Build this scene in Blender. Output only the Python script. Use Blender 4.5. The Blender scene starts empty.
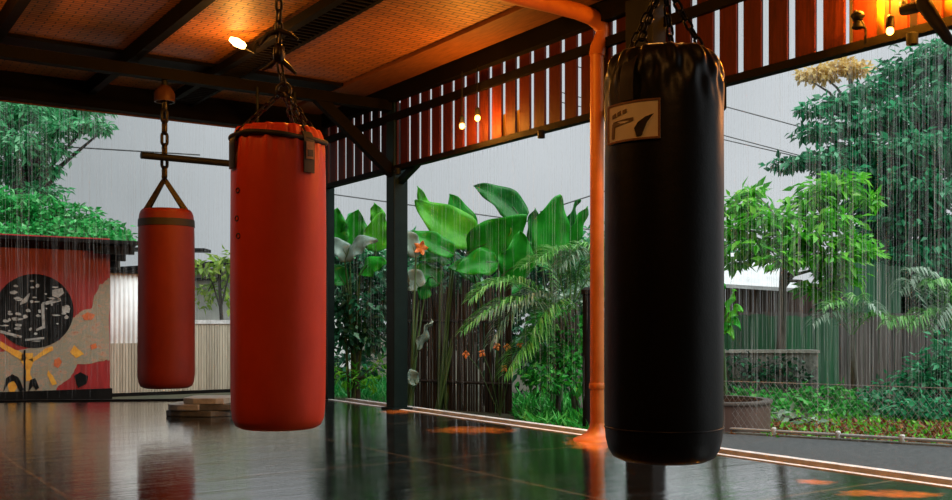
import bpy, math, random
import numpy as np
from mathutils import Vector, Matrix

random.seed(7)
rng = np.random.default_rng(11)
PI = math.pi
scene = bpy.context.scene
COL = scene.collection

# ------------------------------------------------------------------ camera frame
F = 998.0                       # focal length in pixels for a 952 x 500 frame
CX, HY = 476.0, 325.0           # principal column, horizon row
TH = math.radians(34.1)
ZC = 0.95
RT = Vector((math.cos(TH), -math.sin(TH), 0.0))
FW = Vector((math.sin(TH), math.cos(TH), 0.0))


def at(px, py, d):
    """point d metres ahead of the camera that is seen at pixel (px, py)"""
    p = RT * ((px - CX) / F * d) + FW * d
    p.z = ZC + (HY - py) / F * d
    return p


def ground(px, py, z=0.0):
    d = F * (ZC - z) / (py - HY)
    return at(px, py, d)


def on_y(px, py, Y):
    k = (px - CX) / F
    return at(px, py, Y / (FW.y + RT.y * k))


def on_x(px, py, X):
    k = (px - CX) / F
    return at(px, py, X / (FW.x + RT.x * k))


cam_d = bpy.data.cameras.new('camera')
cam = bpy.data.objects.new('camera', cam_d)
COL.objects.link(cam)
cam.location = (0, 0, ZC)
cam.rotation_euler = (PI / 2, 0, -TH)
cam_d.sensor_width = 36.0
cam_d.sensor_fit = 'HORIZONTAL'
cam_d.lens = 36.0 * F / 952.0
cam_d.shift_y = (HY - 250.0) / 952.0
cam_d.clip_start = 0.05
cam_d.clip_end = 400
scene.camera = cam


# ------------------------------------------------------------------ materials
def new_mat(name):
    m = bpy.data.materials.new(name)
    m.use_nodes = True
    nt = m.node_tree
    return m, nt, nt.nodes, nt.links, nt.nodes['Principled BSDF']


def ramp(N, cols):
    r = N.new('ShaderNodeValToRGB')
    e = r.color_ramp.elements
    while len(e) < len(cols):
        e.new(0.5)
    for i, (p, c) in enumerate(cols):
        e[i].position = p
        e[i].color = (*c, 1)
    return r


def noise(N, L, scale, detail=4, rough=.6, vec=None, stretch=None, coord='Object'):
    n = N.new('ShaderNodeTexNoise')
    n.inputs['Scale'].default_value = scale
    n.inputs['Detail'].default_value = detail
    n.inputs['Roughness'].default_value = rough
    tc = N.new('ShaderNodeTexCoord')
    if stretch:
        mp = N.new('ShaderNodeMapping')
        mp.inputs['Scale'].default_value = stretch
        L.new(tc.outputs[coord], mp.inputs['Vector'])
        L.new(mp.outputs[0], n.inputs['Vector'])
    else:
        L.new(tc.outputs[coord], n.inputs['Vector'])
    return n


def mat_noise(name, c1, c2, scale=6, rough=.6, rough2=None, bump=.0, bscale=None, stretch=None,
              metal=0.0, spec=.5, detail=4, lo=.3, hi=.7):
    m, nt, N, L, P = new_mat(name)
    n = noise(N, L, scale, detail, .6, stretch=stretch)
    r = ramp(N, [(lo, c1), (hi, c2)])
    L.new(n.outputs['Fac'], r.inputs[0])
    L.new(r.outputs[0], P.inputs['Base Color'])
    P.inputs['Metallic'].default_value = metal
    P.inputs['Specular IOR Level'].default_value = spec
    if rough2 is None:
        P.inputs['Roughness'].default_value = rough
    else:
        mr = N.new('ShaderNodeMapRange')
        mr.inputs['From Min'].default_value = .3
        mr.inputs['From Max'].default_value = .7
        mr.inputs['To Min'].default_value = rough
        mr.inputs['To Max'].default_value = rough2
        L.new(n.outputs['Fac'], mr.inputs['Value'])
        L.new(mr.outputs[0], P.inputs['Roughness'])
    if bump:
        n2 = noise(N, L, bscale or scale * 3, 5, .6, stretch=stretch)
        b = N.new('ShaderNodeBump')
        b.inputs['Strength'].default_value = bump
        b.inputs['Distance'].default_value = .02
        L.new(n2.outputs['Fac'], b.inputs['Height'])
        L.new(b.outputs[0], P.inputs['Normal'])
    return m


def mat_leaf(name, cols, rough=.32, trans=.35, spec=.22, rnd=True):
    m, nt, N, L, P = new_mat(name)
    g = N.new('ShaderNodeNewGeometry')
    r = ramp(N, cols)
    if rnd:
        L.new(g.outputs['Random Per Island'], r.inputs[0])
    else:
        n = noise(N, L, 5, 3)
        L.new(n.outputs['Fac'], r.inputs[0])
    L.new(r.outputs[0], P.inputs['Base Color'])
    P.inputs['Roughness'].default_value = rough
    P.inputs['Specular IOR Level'].default_value = spec
    t = N.new('ShaderNodeBsdfTranslucent')
    L.new(r.outputs[0], t.inputs['Color'])
    mx = N.new('ShaderNodeMixShader')
    mx.inputs[0].default_value = trans
    out = N['Material Output'] if 'Material Output' in N else None
    out = [x for x in N if x.type == 'OUTPUT_MATERIAL'][0]
    L.new(P.outputs[0], mx.inputs[1])
    L.new(t.outputs[0], mx.inputs[2])
    L.new(mx.outputs[0], out.inputs['Surface'])
    return m


def mat_emit(name, col, strength):
    m, nt, N, L, P = new_mat(name)
    P.inputs['Base Color'].default_value = (*col, 1)
    P.inputs['Emission Color'].default_value = (*col, 1)
    P.inputs['Emission Strength'].default_value = strength
    return m


def mat_boards(name, c1, c2, axis_scale, rough=.6, bump=.3, island=True):
    """timber: colour per board plus grain running along z"""
    m, nt, N, L, P = new_mat(name)
    g = N.new('ShaderNodeNewGeometry')
    n = noise(N, L, 4, 5, .65, stretch=axis_scale)
    mth = N.new('ShaderNodeMath'); mth.operation = 'MULTIPLY_ADD'
    L.new(g.outputs['Random Per Island'], mth.inputs[0])
    mth.inputs[1].default_value = .45
    L.new(n.outputs['Fac'], mth.inputs[2])
    r = ramp(N, [(.35, c1), (1.0, c2)])
    L.new(mth.outputs[0], r.inputs[0])
    L.new(r.outputs[0], P.inputs['Base Color'])
    P.inputs['Roughness'].default_value = rough
    b = N.new('ShaderNodeBump'); b.inputs['Strength'].default_value = bump; b.inputs['Distance'].default_value = .01
    L.new(n.outputs['Fac'], b.inputs['Height']); L.new(b.outputs[0], P.inputs['Normal'])
    return m


M = {}
M['black_steel'] = mat_noise('black_steel', (.004, .005, .005), (.010, .010, .010), 9, .5, .65, spec=.12)
M['dark_beam'] = mat_noise('dark_beam', (.002, .0016, .0014), (.006, .0045, .0035), 7, .6, .75, spec=.05)
M['teal_post'] = mat_noise('teal_post', (.002, .008, .008), (.004, .014, .013), 8, .45, .55, spec=.12)
M['rafter'] = mat_noise('rafter', (.002, .0015, .001), (.005, .0035, .0025), 7, .6, .7, spec=.06)
M['slat'] = mat_boards('slat', (.018, .0038, .0024), (.068, .0115, .006), (9, 9, 1), .55, .3)
M['slat'].node_tree.nodes['Principled BSDF'].inputs['Specular IOR Level'].default_value = .06
M['trim_wood'] = mat_noise('trim_wood', (.10, .034, .008), (.20, .07, .016), 5, .6, stretch=(8, 1, 8), spec=.2)
M['orange_pipe'] = mat_noise('orange_pipe', (.40, .105, .012), (.54, .16, .02), 6, .4, .5)
M['chain'] = mat_noise('chain', (.02, .018, .016), (.07, .06, .05), 30, .32, .5, metal=.85)
M['strap'] = mat_noise('strap', (.007, .007, .008), (.018, .016, .016), 40, .55, .7)
M['white_metal'] = mat_noise('white_metal', (.45, .46, .45), (.62, .62, .6), 12, .35)
M['concrete_light'] = mat_noise('concrete_light', (.42, .44, .45), (.68, .70, .71), 9, .6, .8, bump=.15, spec=.25)
M['asphalt'] = mat_noise('asphalt', (.032, .038, .041), (.080, .088, .092), 25, .6, .8, bump=.4, bscale=60, spec=.3)
M['soil'] = mat_noise('soil', (.018, .026, .010), (.060, .050, .024), 2.2, .7, .9, bump=.5, bscale=14)
M['litter'] = mat_leaf('litter', [(0, (.10, .030, .010)), (.5, (.22, .065, .018)), (1, (.30, .15, .04))], .5, .1)
M['amber_glass'] = None


# orange lamplight pools painted in the floor colour: place, half width, half depth
def light_pool(px, py, hw, hd):
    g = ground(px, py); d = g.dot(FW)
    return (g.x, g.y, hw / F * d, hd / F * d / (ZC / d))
LIGHT_POOLS = [light_pool(398, 411.5, 20, 3), light_pool(470, 430, 52, 4.5), light_pool(585, 444, 24, 8), light_pool(888, 494, 62, 5), light_pool(815, 482, 24, 3)]


# floor : dark wet tiles
def floor_mat():
    m, nt, N, L, P = new_mat('wet_floor')
    tc = N.new('ShaderNodeTexCoord')
    n1 = noise(N, L, 1.6, 5, .6, stretch=(1, 2.4, 1))
    n2 = noise(N, L, 4.2, 6, .68, stretch=(.16, 1.5, 1))
    n2.inputs['Vector'].links[0].from_node.inputs['Rotation'].default_value = (0, 0, TH)
    r = ramp(N, [(.3, (.004, .005, .005)), (.62, (.011, .012, .012)), (.8, (.020, .020, .019))])
    L.new(n1.outputs['Fac'], r.inputs[0])
    # joint lines
    sep = N.new('ShaderNodeSeparateXYZ'); L.new(tc.outputs['Object'], sep.inputs[0])
    def joint(ch, off, pitch, w):
        a = N.new('ShaderNodeMath'); a.operation = 'SUBTRACT'; L.new(sep.outputs[ch], a.inputs[0]); a.inputs[1].default_value = off - pitch / 2
        b = N.new('ShaderNodeMath'); b.operation = 'FLOORED_MODULO'; L.new(a.outputs[0], b.inputs[0]); b.inputs[1].default_value = pitch
        c = N.new('ShaderNodeMath'); c.operation = 'SUBTRACT'; L.new(b.outputs[0], c.inputs[0]); c.inputs[1].default_value = pitch / 2
        d = N.new('ShaderNodeMath'); d.operation = 'ABSOLUTE'; L.new(c.outputs[0], d.inputs[0])
        e = N.new('ShaderNodeMath'); e.operation = 'LESS_THAN'; L.new(d.outputs[0], e.inputs[0]); e.inputs[1].default_value = w
        return e
    j1 = joint('X', 1.22, 2.4, .014)
    j2 = joint('Y', 6.02, 2.4, .014)
    mx = N.new('ShaderNodeMath'); mx.operation = 'MAXIMUM'; L.new(j1.outputs[0], mx.inputs[0]); L.new(j2.outputs[0], mx.inputs[1])
    wear = N.new('ShaderNodeMath'); wear.operation = 'MULTIPLY'; L.new(mx.outputs[0], wear.inputs[0])
    L.new(n1.outputs['Fac'], wear.inputs[1])
    mix = N.new('ShaderNodeMix'); mix.data_type = 'RGBA'
    L.new(wear.outputs[0], mix.inputs['Factor'])
    L.new(r.outputs[0], mix.inputs['A'])
    mix.inputs['B'].default_value = (.28, .22, .16, 1)
    col = mix.outputs['Result']
    n4 = noise(N, L, 7, 5, .7)
    for (sx, sy, ex, ey) in LIGHT_POOLS:  # mix each painted pool of light over the tile colour
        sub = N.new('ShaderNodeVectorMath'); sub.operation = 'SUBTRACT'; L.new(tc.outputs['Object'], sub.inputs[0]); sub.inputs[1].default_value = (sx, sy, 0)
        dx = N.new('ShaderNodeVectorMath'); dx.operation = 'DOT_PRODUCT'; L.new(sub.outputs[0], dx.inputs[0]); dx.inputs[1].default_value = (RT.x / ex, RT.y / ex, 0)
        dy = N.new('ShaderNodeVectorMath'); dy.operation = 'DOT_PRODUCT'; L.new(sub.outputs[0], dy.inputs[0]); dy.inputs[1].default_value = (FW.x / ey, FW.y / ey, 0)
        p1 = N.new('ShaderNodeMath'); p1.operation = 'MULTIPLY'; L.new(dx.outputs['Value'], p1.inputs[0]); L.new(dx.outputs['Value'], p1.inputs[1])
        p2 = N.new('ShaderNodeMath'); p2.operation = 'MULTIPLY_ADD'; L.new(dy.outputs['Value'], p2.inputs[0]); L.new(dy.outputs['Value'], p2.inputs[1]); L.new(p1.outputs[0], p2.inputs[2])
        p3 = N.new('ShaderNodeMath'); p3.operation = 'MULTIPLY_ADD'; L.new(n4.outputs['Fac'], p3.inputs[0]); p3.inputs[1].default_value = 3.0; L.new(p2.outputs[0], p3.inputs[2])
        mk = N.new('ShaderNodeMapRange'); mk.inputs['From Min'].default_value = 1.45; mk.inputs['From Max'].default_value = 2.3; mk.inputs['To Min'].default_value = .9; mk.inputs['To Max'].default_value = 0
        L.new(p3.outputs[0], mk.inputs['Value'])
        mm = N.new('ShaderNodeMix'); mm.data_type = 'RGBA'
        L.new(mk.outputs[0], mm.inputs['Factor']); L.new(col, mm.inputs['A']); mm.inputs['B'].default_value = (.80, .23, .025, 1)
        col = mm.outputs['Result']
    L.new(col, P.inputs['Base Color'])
    mr = N.new('ShaderNodeMapRange')
    mr.inputs['From Min'].default_value = .32; mr.inputs['From Max'].default_value = .68
    mr.inputs['To Min'].default_value = .03; mr.inputs['To Max'].default_value = .19
    L.new(n1.outputs['Fac'], mr.inputs['Value'])
    L.new(mr.outputs[0], P.inputs['Roughness'])
    b = N.new('ShaderNodeBump'); b.inputs['Strength'].default_value = .30; b.inputs['Distance'].default_value = .012
    L.new(n2.outputs['Fac'], b.inputs['Height']); L.new(b.outputs[0], P.inputs['Normal'])
    P.inputs['Specular IOR Level'].default_value = .8
    P.inputs['Coat Weight'].default_value = .6
    P.inputs['Coat Roughness'].default_value = .06
    L.new(b.outputs[0], P.inputs['Coat Normal'])
    return m


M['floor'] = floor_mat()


def ceiling_mat():
    m, nt, N, L, P = new_mat('woven_ceiling')
    tc = N.new('ShaderNodeTexCoord')
    mp = N.new('ShaderNodeMapping'); L.new(tc.outputs['Object'], mp.inputs['Vector'])
    br = N.new('ShaderNodeTexBrick')
    br.inputs['Scale'].default_value = 5.5
    br.inputs['Mortar Size'].default_value = .05
    br.inputs['Mortar Smooth'].default_value = .6
    br.inputs['Brick Width'].default_value = .9
    br.inputs['Row Height'].default_value = .32
    br.inputs['Color1'].default_value = (.52, .19, .026, 1)
    br.inputs['Color2'].default_value = (.38, .13, .016, 1)
    br.inputs['Mortar'].default_value = (.06, .024, .008, 1)
    L.new(mp.outputs[0], br.inputs['Vector'])
    n = noise(N, L, .9, 4, .6)
    r = ramp(N, [(.25, (.55, .5, .45)), (.75, (1.1, 1.1, 1.1))])
    L.new(n.outputs['Fac'], r.inputs[0])
    mix = N.new('ShaderNodeMix'); mix.data_type = 'RGBA'; mix.blend_type = 'MULTIPLY'
    mix.inputs['Factor'].default_value = 1
    L.new(br.outputs['Color'], mix.inputs['A']); L.new(r.outputs[0], mix.inputs['B'])
    L.new(mix.outputs['Result'], P.inputs['Base Color'])
    P.inputs['Roughness'].default_value = .55
    b = N.new('ShaderNodeBump'); b.inputs['Strength'].default_value = .5; b.inputs['Distance'].default_value = .01
    L.new(br.outputs['Fac'], b.inputs['Height']); L.new(b.outputs[0], P.inputs['Normal'])
    b.invert = True
    return m


M['ceiling'] = ceiling_mat()


def vinyl(name, c1, c2, rough, bump, spec=.5):
    m, nt, N, L, P = new_mat(name)
    n = noise(N, L, 5, 5, .6, stretch=(1, 1, .5))
    r = ramp(N, [(.3, c1), (.7, c2)])
    L.new(n.outputs['Fac'], r.inputs[0]); L.new(r.outputs[0], P.inputs['Base Color'])
    P.inputs['Roughness'].default_value = rough
    P.inputs['Specular IOR Level'].default_value = spec
    n2 = noise(N, L, 8, 5, .6)
    n3 = noise(N, L, 170, 2, .5)
    ad = N.new('ShaderNodeMath'); ad.operation = 'MULTIPLY_ADD'
    L.new(n3.outputs['Fac'], ad.inputs[0]); ad.inputs[1].default_value = .12; L.new(n2.outputs['Fac'], ad.inputs[2])
    b = N.new('ShaderNodeBump'); b.inputs['Strength'].default_value = bump; b.inputs['Distance'].default_value = .01
    L.new(ad.outputs[0], b.inputs['Height']); L.new(b.outputs[0], P.inputs['Normal'])
    return m


M['red_vinyl'] = vinyl('red_vinyl', (.60, .046, .012), (.72, .066, .018), .45, .25, .3)
M['dull_red_vinyl'] = vinyl('dull_red_vinyl', (.14, .012, .005), (.20, .020, .007), .5, .2, .3)
M['black_vinyl'] = vinyl('black_vinyl', (.002, .003, .0026), (.005, .006, .005), .42, .25, .3)
M['cream'] = mat_noise('cream', (.86, .76, .58), (.95, .88, .70), 20, .6)
M['ink'] = mat_noise('ink', (.012, .010, .009), (.03, .025, .02), 30, .6)
M['faded_ink'] = mat_noise('faded_ink', (.16, .10, .05), (.28, .18, .09), 40, .6)
M['stitch'] = mat_noise('stitch', (.20, .09, .04), (.32, .15, .07), 40, .6)

# outdoor
M['timber'] = mat_boards('timber', (.022, .018, .015), (.09, .074, .062), (12, 12, 1), .55)
M['brown_timber'] = mat_boards('brown_timber', (.035, .020, .016), (.10, .058, .044), (12, 12, 1), .55)
M['green_sheet'] = mat_boards('green_sheet', (.008, .06, .025), (.018, .13, .05), (8, 8, 1), .45)
M['reed'] = mat_boards('reed', (.004, .0035, .003), (.018, .013, .009), (14, 14, 1), .6)
M['bamboo'] = mat_boards('bamboo', (.28, .25, .19), (.52, .48, .38), (14, 14, 1), .5)
M['white_sheet'] = mat_noise('white_sheet', (.62, .65, .66), (.78, .80, .80), 3, .4, .5)
M['pale_roof'] = mat_noise('pale_roof', (.55, .57, .58), (.75, .77, .78), 3, .5)
M['pale_wall'] = mat_noise('pale_wall', (.42, .44, .42), (.58, .60, .56), 3, .6)
M['stone_wall'] = mat_noise('stone_wall', (.04, .05, .042), (.20, .21, .18), 9, .7, .9, bump=.8, bscale=18)
M['mural_red'] = mat_noise('mural_red', (.20, .006, .010), (.36, .012, .016), 5, .5, stretch=(3, 1, .5))
M['mural_black'] = mat_noise('mural_black', (.003, .0035, .0035), (.012, .013, .013), 9, .8, spec=.08)
M['mural_white'] = mat_noise('mural_white', (.18, .19, .18), (.50, .50, .47), 14, .6)
M['mural_yellow'] = mat_noise('mural_yellow', (.60, .24, .02), (.80, .42, .05), 12, .5)
M['mural_orange'] = mat_noise('mural_orange', (.45, .08, .02), (.62, .16, .04), 12, .5)
M['mural_tan'] = None
M['hut_dark'] = mat_noise('hut_dark', (.002, .002, .002), (.008, .0075, .007), 6, .7, spec=.1)
M['slab_stone'] = mat_noise('slab_stone', (.03, .032, .03), (.12, .125, .11), 7, .35, .6, bump=.4)
M['slab_pale'] = mat_noise('slab_pale', (.20, .20, .17), (.40, .40, .35), 8, .4, .6, bump=.3)
M['bark'] = mat_noise('bark', (.05, .045, .035), (.17, .16, .13), 8, .8, bump=.5, stretch=(3, 3, .6))
M['dark_bark'] = mat_noise('dark_bark', (.012, .011, .009), (.045, .04, .03), 8, .8, bump=.5)
M['cable'] = mat_noise('cable', (.02, .02, .022), (.04, .04, .042), 4, .5)
M['wire'] = mat_noise('wire', (.30, .31, .30), (.42, .43, .42), 4, .35, metal=.4)


def tan_mat():
    m, nt, N, L, P = new_mat('mural_tan')
    n = noise(N, L, 10, 6, .75, stretch=(1, 1, 1.6))
    r = ramp(N, [(.30, (.16, .10, .07)), (.42, (.34, .25, .16)), (.50, (.20, .23, .18)), (.57, (.40, .27, .19)), (.68, (.34, .12, .06))])
    L.new(n.outputs['Fac'], r.inputs[0]); L.new(r.outputs[0], P.inputs['Base Color'])
    P.inputs['Roughness'].default_value = .5
    return m


M['mural_tan'] = tan_mat()

M['leaf_dark'] = mat_leaf('leaf_dark', [(0, (.006, .08, .035)), (.5, (.018, .24, .095)), (.85, (.06, .46, .20)), (1, (.22, .62, .36))], .32, .5)
M['leaf_mid'] = mat_leaf('leaf_mid', [(0, (.010, .13, .015)), (.5, (.020, .28, .030)), (.85, (.06, .44, .06)), (1, (.16, .55, .12))], .30, .35)
M['leaf_bright'] = mat_leaf('leaf_bright', [(0, (.03, .26, .012)), (.45, (.09, .50, .025)), (.85, (.20, .66, .05)), (1, (.34, .72, .12))], .30, .4)
M['leaf_hedge'] = mat_leaf('leaf_hedge', [(0, (.008, .16, .030)), (.5, (.020, .34, .065)), (.85, (.07, .50, .12)), (1, (.22, .62, .26))], .30, .35)
M['leaf_far'] = mat_leaf('leaf_far', [(0, (.02, .17, .06)), (.5, (.045, .32, .11)), (.85, (.10, .45, .18)), (1, (.25, .56, .32))], .35, .35)
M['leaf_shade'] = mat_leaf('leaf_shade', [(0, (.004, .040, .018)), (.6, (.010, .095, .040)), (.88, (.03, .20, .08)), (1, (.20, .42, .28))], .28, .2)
M['leaf_yellow'] = mat_leaf('leaf_yellow', [(0, (.66, .44, .12)), (.6, (.85, .64, .24)), (1, (.92, .76, .42))], .4, .4)
M['leaf_lime'] = mat_leaf('leaf_lime', [(0, (.10, .22, .02)), (.6, (.25, .42, .05)), (1, (.42, .55, .12))], .4, .4)
M['big_leaf'] = mat_leaf('big_leaf', [(.3, (.012, .26, .018)), (.7, (.035, .46, .03))], .27, .4, rnd=False)
M['big_leaf_lime'] = mat_leaf('big_leaf_lime', [(.3, (.06, .46, .02)), (.7, (.15, .62, .04))], .3, .4, rnd=False)
M['big_leaf_deep'] = mat_leaf('big_leaf_deep', [(.3, (.006, .13, .018)), (.7, (.018, .27, .03))], .27, .3, rnd=False)
M['big_leaf_grey'] = mat_leaf('big_leaf_grey', [(.3, (.16, .26, .22)), (.7, (.28, .40, .35))], .22, .2, rnd=False)
M['frond'] = mat_leaf('frond', [(0, (.04, .22, .03)), (.5, (.12, .42, .07)), (.85, (.26, .58, .18)), (1, (.45, .70, .36))], .3, .3)
M['frond_pale'] = mat_leaf('frond_pale', [(0, (.10, .20, .12)), (.6, (.22, .36, .24)), (1, (.46, .58, .48))], .3, .3)
M['stem_green'] = mat_noise('stem_green', (.02, .06, .015), (.05, .12, .03), 6, .5)
M['flower'] = mat_noise('flower', (.60, .14, .02), (.75, .30, .05), 10, .5)


def rain_mat():
    m, nt, N, L, P = new_mat('rain_water')
    out = [x for x in N if x.type == 'OUTPUT_MATERIAL'][0]
    t = N.new('ShaderNodeBsdfTransparent')
    d = N.new('ShaderNodeBsdfTranslucent'); d.inputs['Color'].default_value = (.9, .94, .95, 1)
    g = N.new('ShaderNodeBsdfDiffuse'); g.inputs['Color'].default_value = (.9, .94, .95, 1)
    a = N.new('ShaderNodeMixShader'); a.inputs[0].default_value = .5
    L.new(d.outputs[0], a.inputs[1]); L.new(g.outputs[0], a.inputs[2])
    b = N.new('ShaderNodeMixShader'); b.inputs[0].default_value = .125
    L.new(t.outputs[0], b.inputs[1]); L.new(a.outputs[0], b.inputs[2])
    L.new(b.outputs[0], out.inputs['Surface'])
    return m


M['rain'] = rain_mat()


def amber_mat():
    m, nt, N, L, P = new_mat('amber_sheet')
    out = [x for x in N if x.type == 'OUTPUT_MATERIAL'][0]
    P.inputs['Base Color'].default_value = (.85, .38, .04, 1)
    P.inputs['Roughness'].default_value = .4
    t = N.new('ShaderNodeBsdfTranslucent'); t.inputs['Color'].default_value = (.95, .50, .08, 1)
    mx = N.new('ShaderNodeMixShader'); mx.inputs[0].default_value = .55
    L.new(P.outputs[0], mx.inputs[1]); L.new(t.outputs[0], mx.inputs[2])
    L.new(mx.outputs[0], out.inputs['Surface'])
    return m


M['amber_sheet'] = amber_mat()
M['bulb'] = mat_emit('bulb', (1.0, .48, .09), 9)
M['bulb_hot'] = mat_emit('bulb_hot', (1.0, .56, .16), 16)
M['amber_cup'] = mat_noise('amber_cup', (.03, .010, .004), (.06, .022, .008), 10, .5, spec=.2)


# ------------------------------------------------------------------ mesh builder
class MB:
    def __init__(s):
        s.v = []; s.f = []

    def add(s, vs, fs):
        o = len(s.v)
        s.v += [tuple(p) for p in vs]
        s.f += [tuple(i + o for i in f) for f in fs]

    def box(s, lo, hi, M4=None):
        (x0, y0, z0), (x1, y1, z1) = lo, hi
        vs = [Vector(p) for p in ((x0, y0, z0), (x1, y0, z0), (x1, y1, z0), (x0, y1, z0), (x0, y0, z1), (x1, y0, z1), (x1, y1, z1), (x0, y1, z1))]
        if M4 is not None:
            vs = [M4 @ p for p in vs]
        s.add(vs, [(0, 3, 2, 1), (4, 5, 6, 7), (0, 1, 5, 4), (1, 2, 6, 5), (2, 3, 7, 6), (3, 0, 4, 7)])

    def beam(s, a, b, w, h, up=(0, 0, 1)):
        """rectangular bar from a to b"""
        a = Vector(a); b = Vector(b); d = (b - a).normalized(); up = Vector(up)
        if abs(d.dot(up)) > .98: up = Vector((1, 0, 0))
        x = d.cross(up).normalized(); z = x.cross(d)
        vs = []
        for p in (a, b):
            for sx, sz in ((-1, -1), (1, -1), (1, 1), (-1, 1)):
                vs.append(p + x * (sx * w / 2) + z * (sz * h / 2))
        s.add(vs, [(0, 1, 2, 3), (7, 6, 5, 4), (0, 4, 5, 1), (1, 5, 6, 2), (2, 6, 7, 3), (3, 7, 4, 0)])

    def tube(s, pts, r, n=8, closed=False, cap=True):
        pts = [Vector(p) for p in pts]
        m = len(pts)
        rs = r if isinstance(r, (list, tuple)) else [r] * m
        rings = []
        prev = None
        for i, p in enumerate(pts):
            if closed:
                d = (pts[(i + 1) % m] - pts[i - 1]).normalized()
            else:
                d = (pts[min(i + 1, m - 1)] - pts[max(i - 1, 0)]).normalized()
            if prev is None:
                ref = Vector((0, 0, 1)) if abs(d.z) < .9 else Vector((1, 0, 0))
                x = d.cross(ref).normalized()
            else:
                x = (prev - d * prev.dot(d)).normalized()
            prev = x
            y = d.cross(x)
            rings.append([p + (x * math.cos(2 * PI * k / n) + y * math.sin(2 * PI * k / n)) * rs[i] for k in range(n)])
        vs = [q for rg in rings for q in rg]
        fs = []
        for i in range(m if closed else m - 1):
            j = (i + 1) % m
            for k in range(n):
                l = (k + 1) % n
                fs.append((i * n + k, i * n + l, j * n + l, j * n + k))
        if cap and not closed:
            fs.append(tuple(range(n))[::-1])
            fs.append(tuple((m - 1) * n + k for k in range(n)))
        s.add(vs, fs)

    def lathe(s, prof, c, n=48, fn=None, cap=True):
        """prof: (r, z) bottom to top ; fn(phi, r, z) -> r"""
        vs = []
        for r, z in prof:
            for k in range(n):
                ph = 2 * PI * k / n
                rr = fn(ph, r, z) if fn else r
                vs.append((c[0] + rr * math.cos(ph), c[1] + rr * math.sin(ph), c[2] + z))
        fs = []
        for i in range(len(prof) - 1):
            for k in range(n):
                l = (k + 1) % n
                fs.append((i * n + k, i * n + l, (i + 1) * n + l, (i + 1) * n + k))
        if cap:
            fs.append(tuple(range(n))[::-1])
            fs.append(tuple((len(prof) - 1) * n + k for k in range(n)))
        s.add(vs, fs)

    def sphere(s, c, r, n=14, m=8, sc=(1, 1, 1)):
        prof = []
        vs = []; fs = []
        for i in range(m + 1):
            a = -PI / 2 + PI * i / m
            for k in range(n):
                ph = 2 * PI * k / n
                vs.append((c[0] + sc[0] * r * math.cos(a) * math.cos(ph), c[1] + sc[1] * r * math.cos(a) * math.sin(ph), c[2] + sc[2] * r * math.sin(a)))
        for i in range(m):
            for k in range(n):
                l = (k + 1) % n
                fs.append((i * n + k, i * n + l, (i + 1) * n + l, (i + 1) * n + k))
        s.add(vs, fs)

    def prism(s, poly, off):
        """planar polygon (3D points) extruded by vector off"""
        poly = [Vector(p) for p in poly]; off = Vector(off); n = len(poly)
        vs = poly + [p + off for p in poly]
        fs = [tuple(range(n))[::-1], tuple(range(n, 2 * n))]
        for i in range(n):
            j = (i + 1) % n
            fs.append((i, j, n + j, n + i))
        s.add(vs, fs)

    def build(s, name, mat, parent=None, smooth=None, bevel=None):
        me = bpy.data.meshes.new(name)
        me.from_pydata(s.v, [], s.f)
        import bmesh
        bm = bmesh.new(); bm.from_mesh(me)
        bmesh.ops.recalc_face_normals(bm, faces=bm.faces)
        bm.to_mesh(me); bm.free()
        return finish(me, name, mat, parent, smooth, bevel)


def finish(me, name, mat, parent=None, smooth=None, bevel=None):
    o = bpy.data.objects.new(name, me)
    COL.objects.link(o)
    me.materials.append(mat)
    if smooth is not None:
        me.shade_smooth()
        if smooth < 180:
            me.set_sharp_from_angle(angle=math.radians(smooth))
    if bevel:
        b = o.modifiers.new('bevel', 'BEVEL'); b.width = bevel; b.segments = 2; b.limit_method = 'ANGLE'
    if parent is not None:
        o.parent = parent
        o.matrix_parent_inverse = Matrix.Translation(-parent.location)
    return o


def tag(o, label, cat, group=None, kind=None):
    o['label'] = label
    o['category'] = cat
    if group: o['group'] = group
    if kind: o['kind'] = kind
    return o


def struct(o, label=None, cat=None):
    o['kind'] = 'structure'
    if label: o['label'] = label
    if cat: o['category'] = cat
    return o


def thing(name, label, cat, loc, group=None):
    o = bpy.data.objects.new(name, None)
    o.empty_display_size = .2
    COL.objects.link(o)
    o.location = loc
    return tag(o, label, cat, group)


def link_chain(mb, a, b, ll=.055, w=.032, r=.0055, tw0=0.0):
    """chain of oval links from a to b"""
    a = Vector(a); b = Vector(b); d = b - a; L_ = d.length; d.normalize()
    ref = Vector((0, 0, 1)) if abs(d.z) < .9 else RT
    x = d.cross(ref).normalized(); y = d.cross(x)
    pitch = ll - 2.6 * r
    n = max(1, int(round(L_ / pitch)))
    pitch = L_ / n
    for i in range(n):
        c = a + d * (pitch * (i + .5))
        ang = tw0 + (PI / 2 if i % 2 else 0) + PI / 4
        u = x * math.cos(ang) + y * math.sin(ang)
        hl = (pitch + 2.6 * r) / 2 - r
        hw = w / 2 - r
        st = hl - hw
        pts = []
        for k in range(7):
            t = PI * k / 6
            pts.append(c + d * (st + hw * math.sin(t)) + u * (hw * math.cos(t)))
        for k in range(7):
            t = PI * k / 6
            pts.append(c - d * (st + hw * math.sin(t)) - u * (hw * math.cos(t)))
        mb.tube(pts, r, 6, closed=True)


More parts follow.
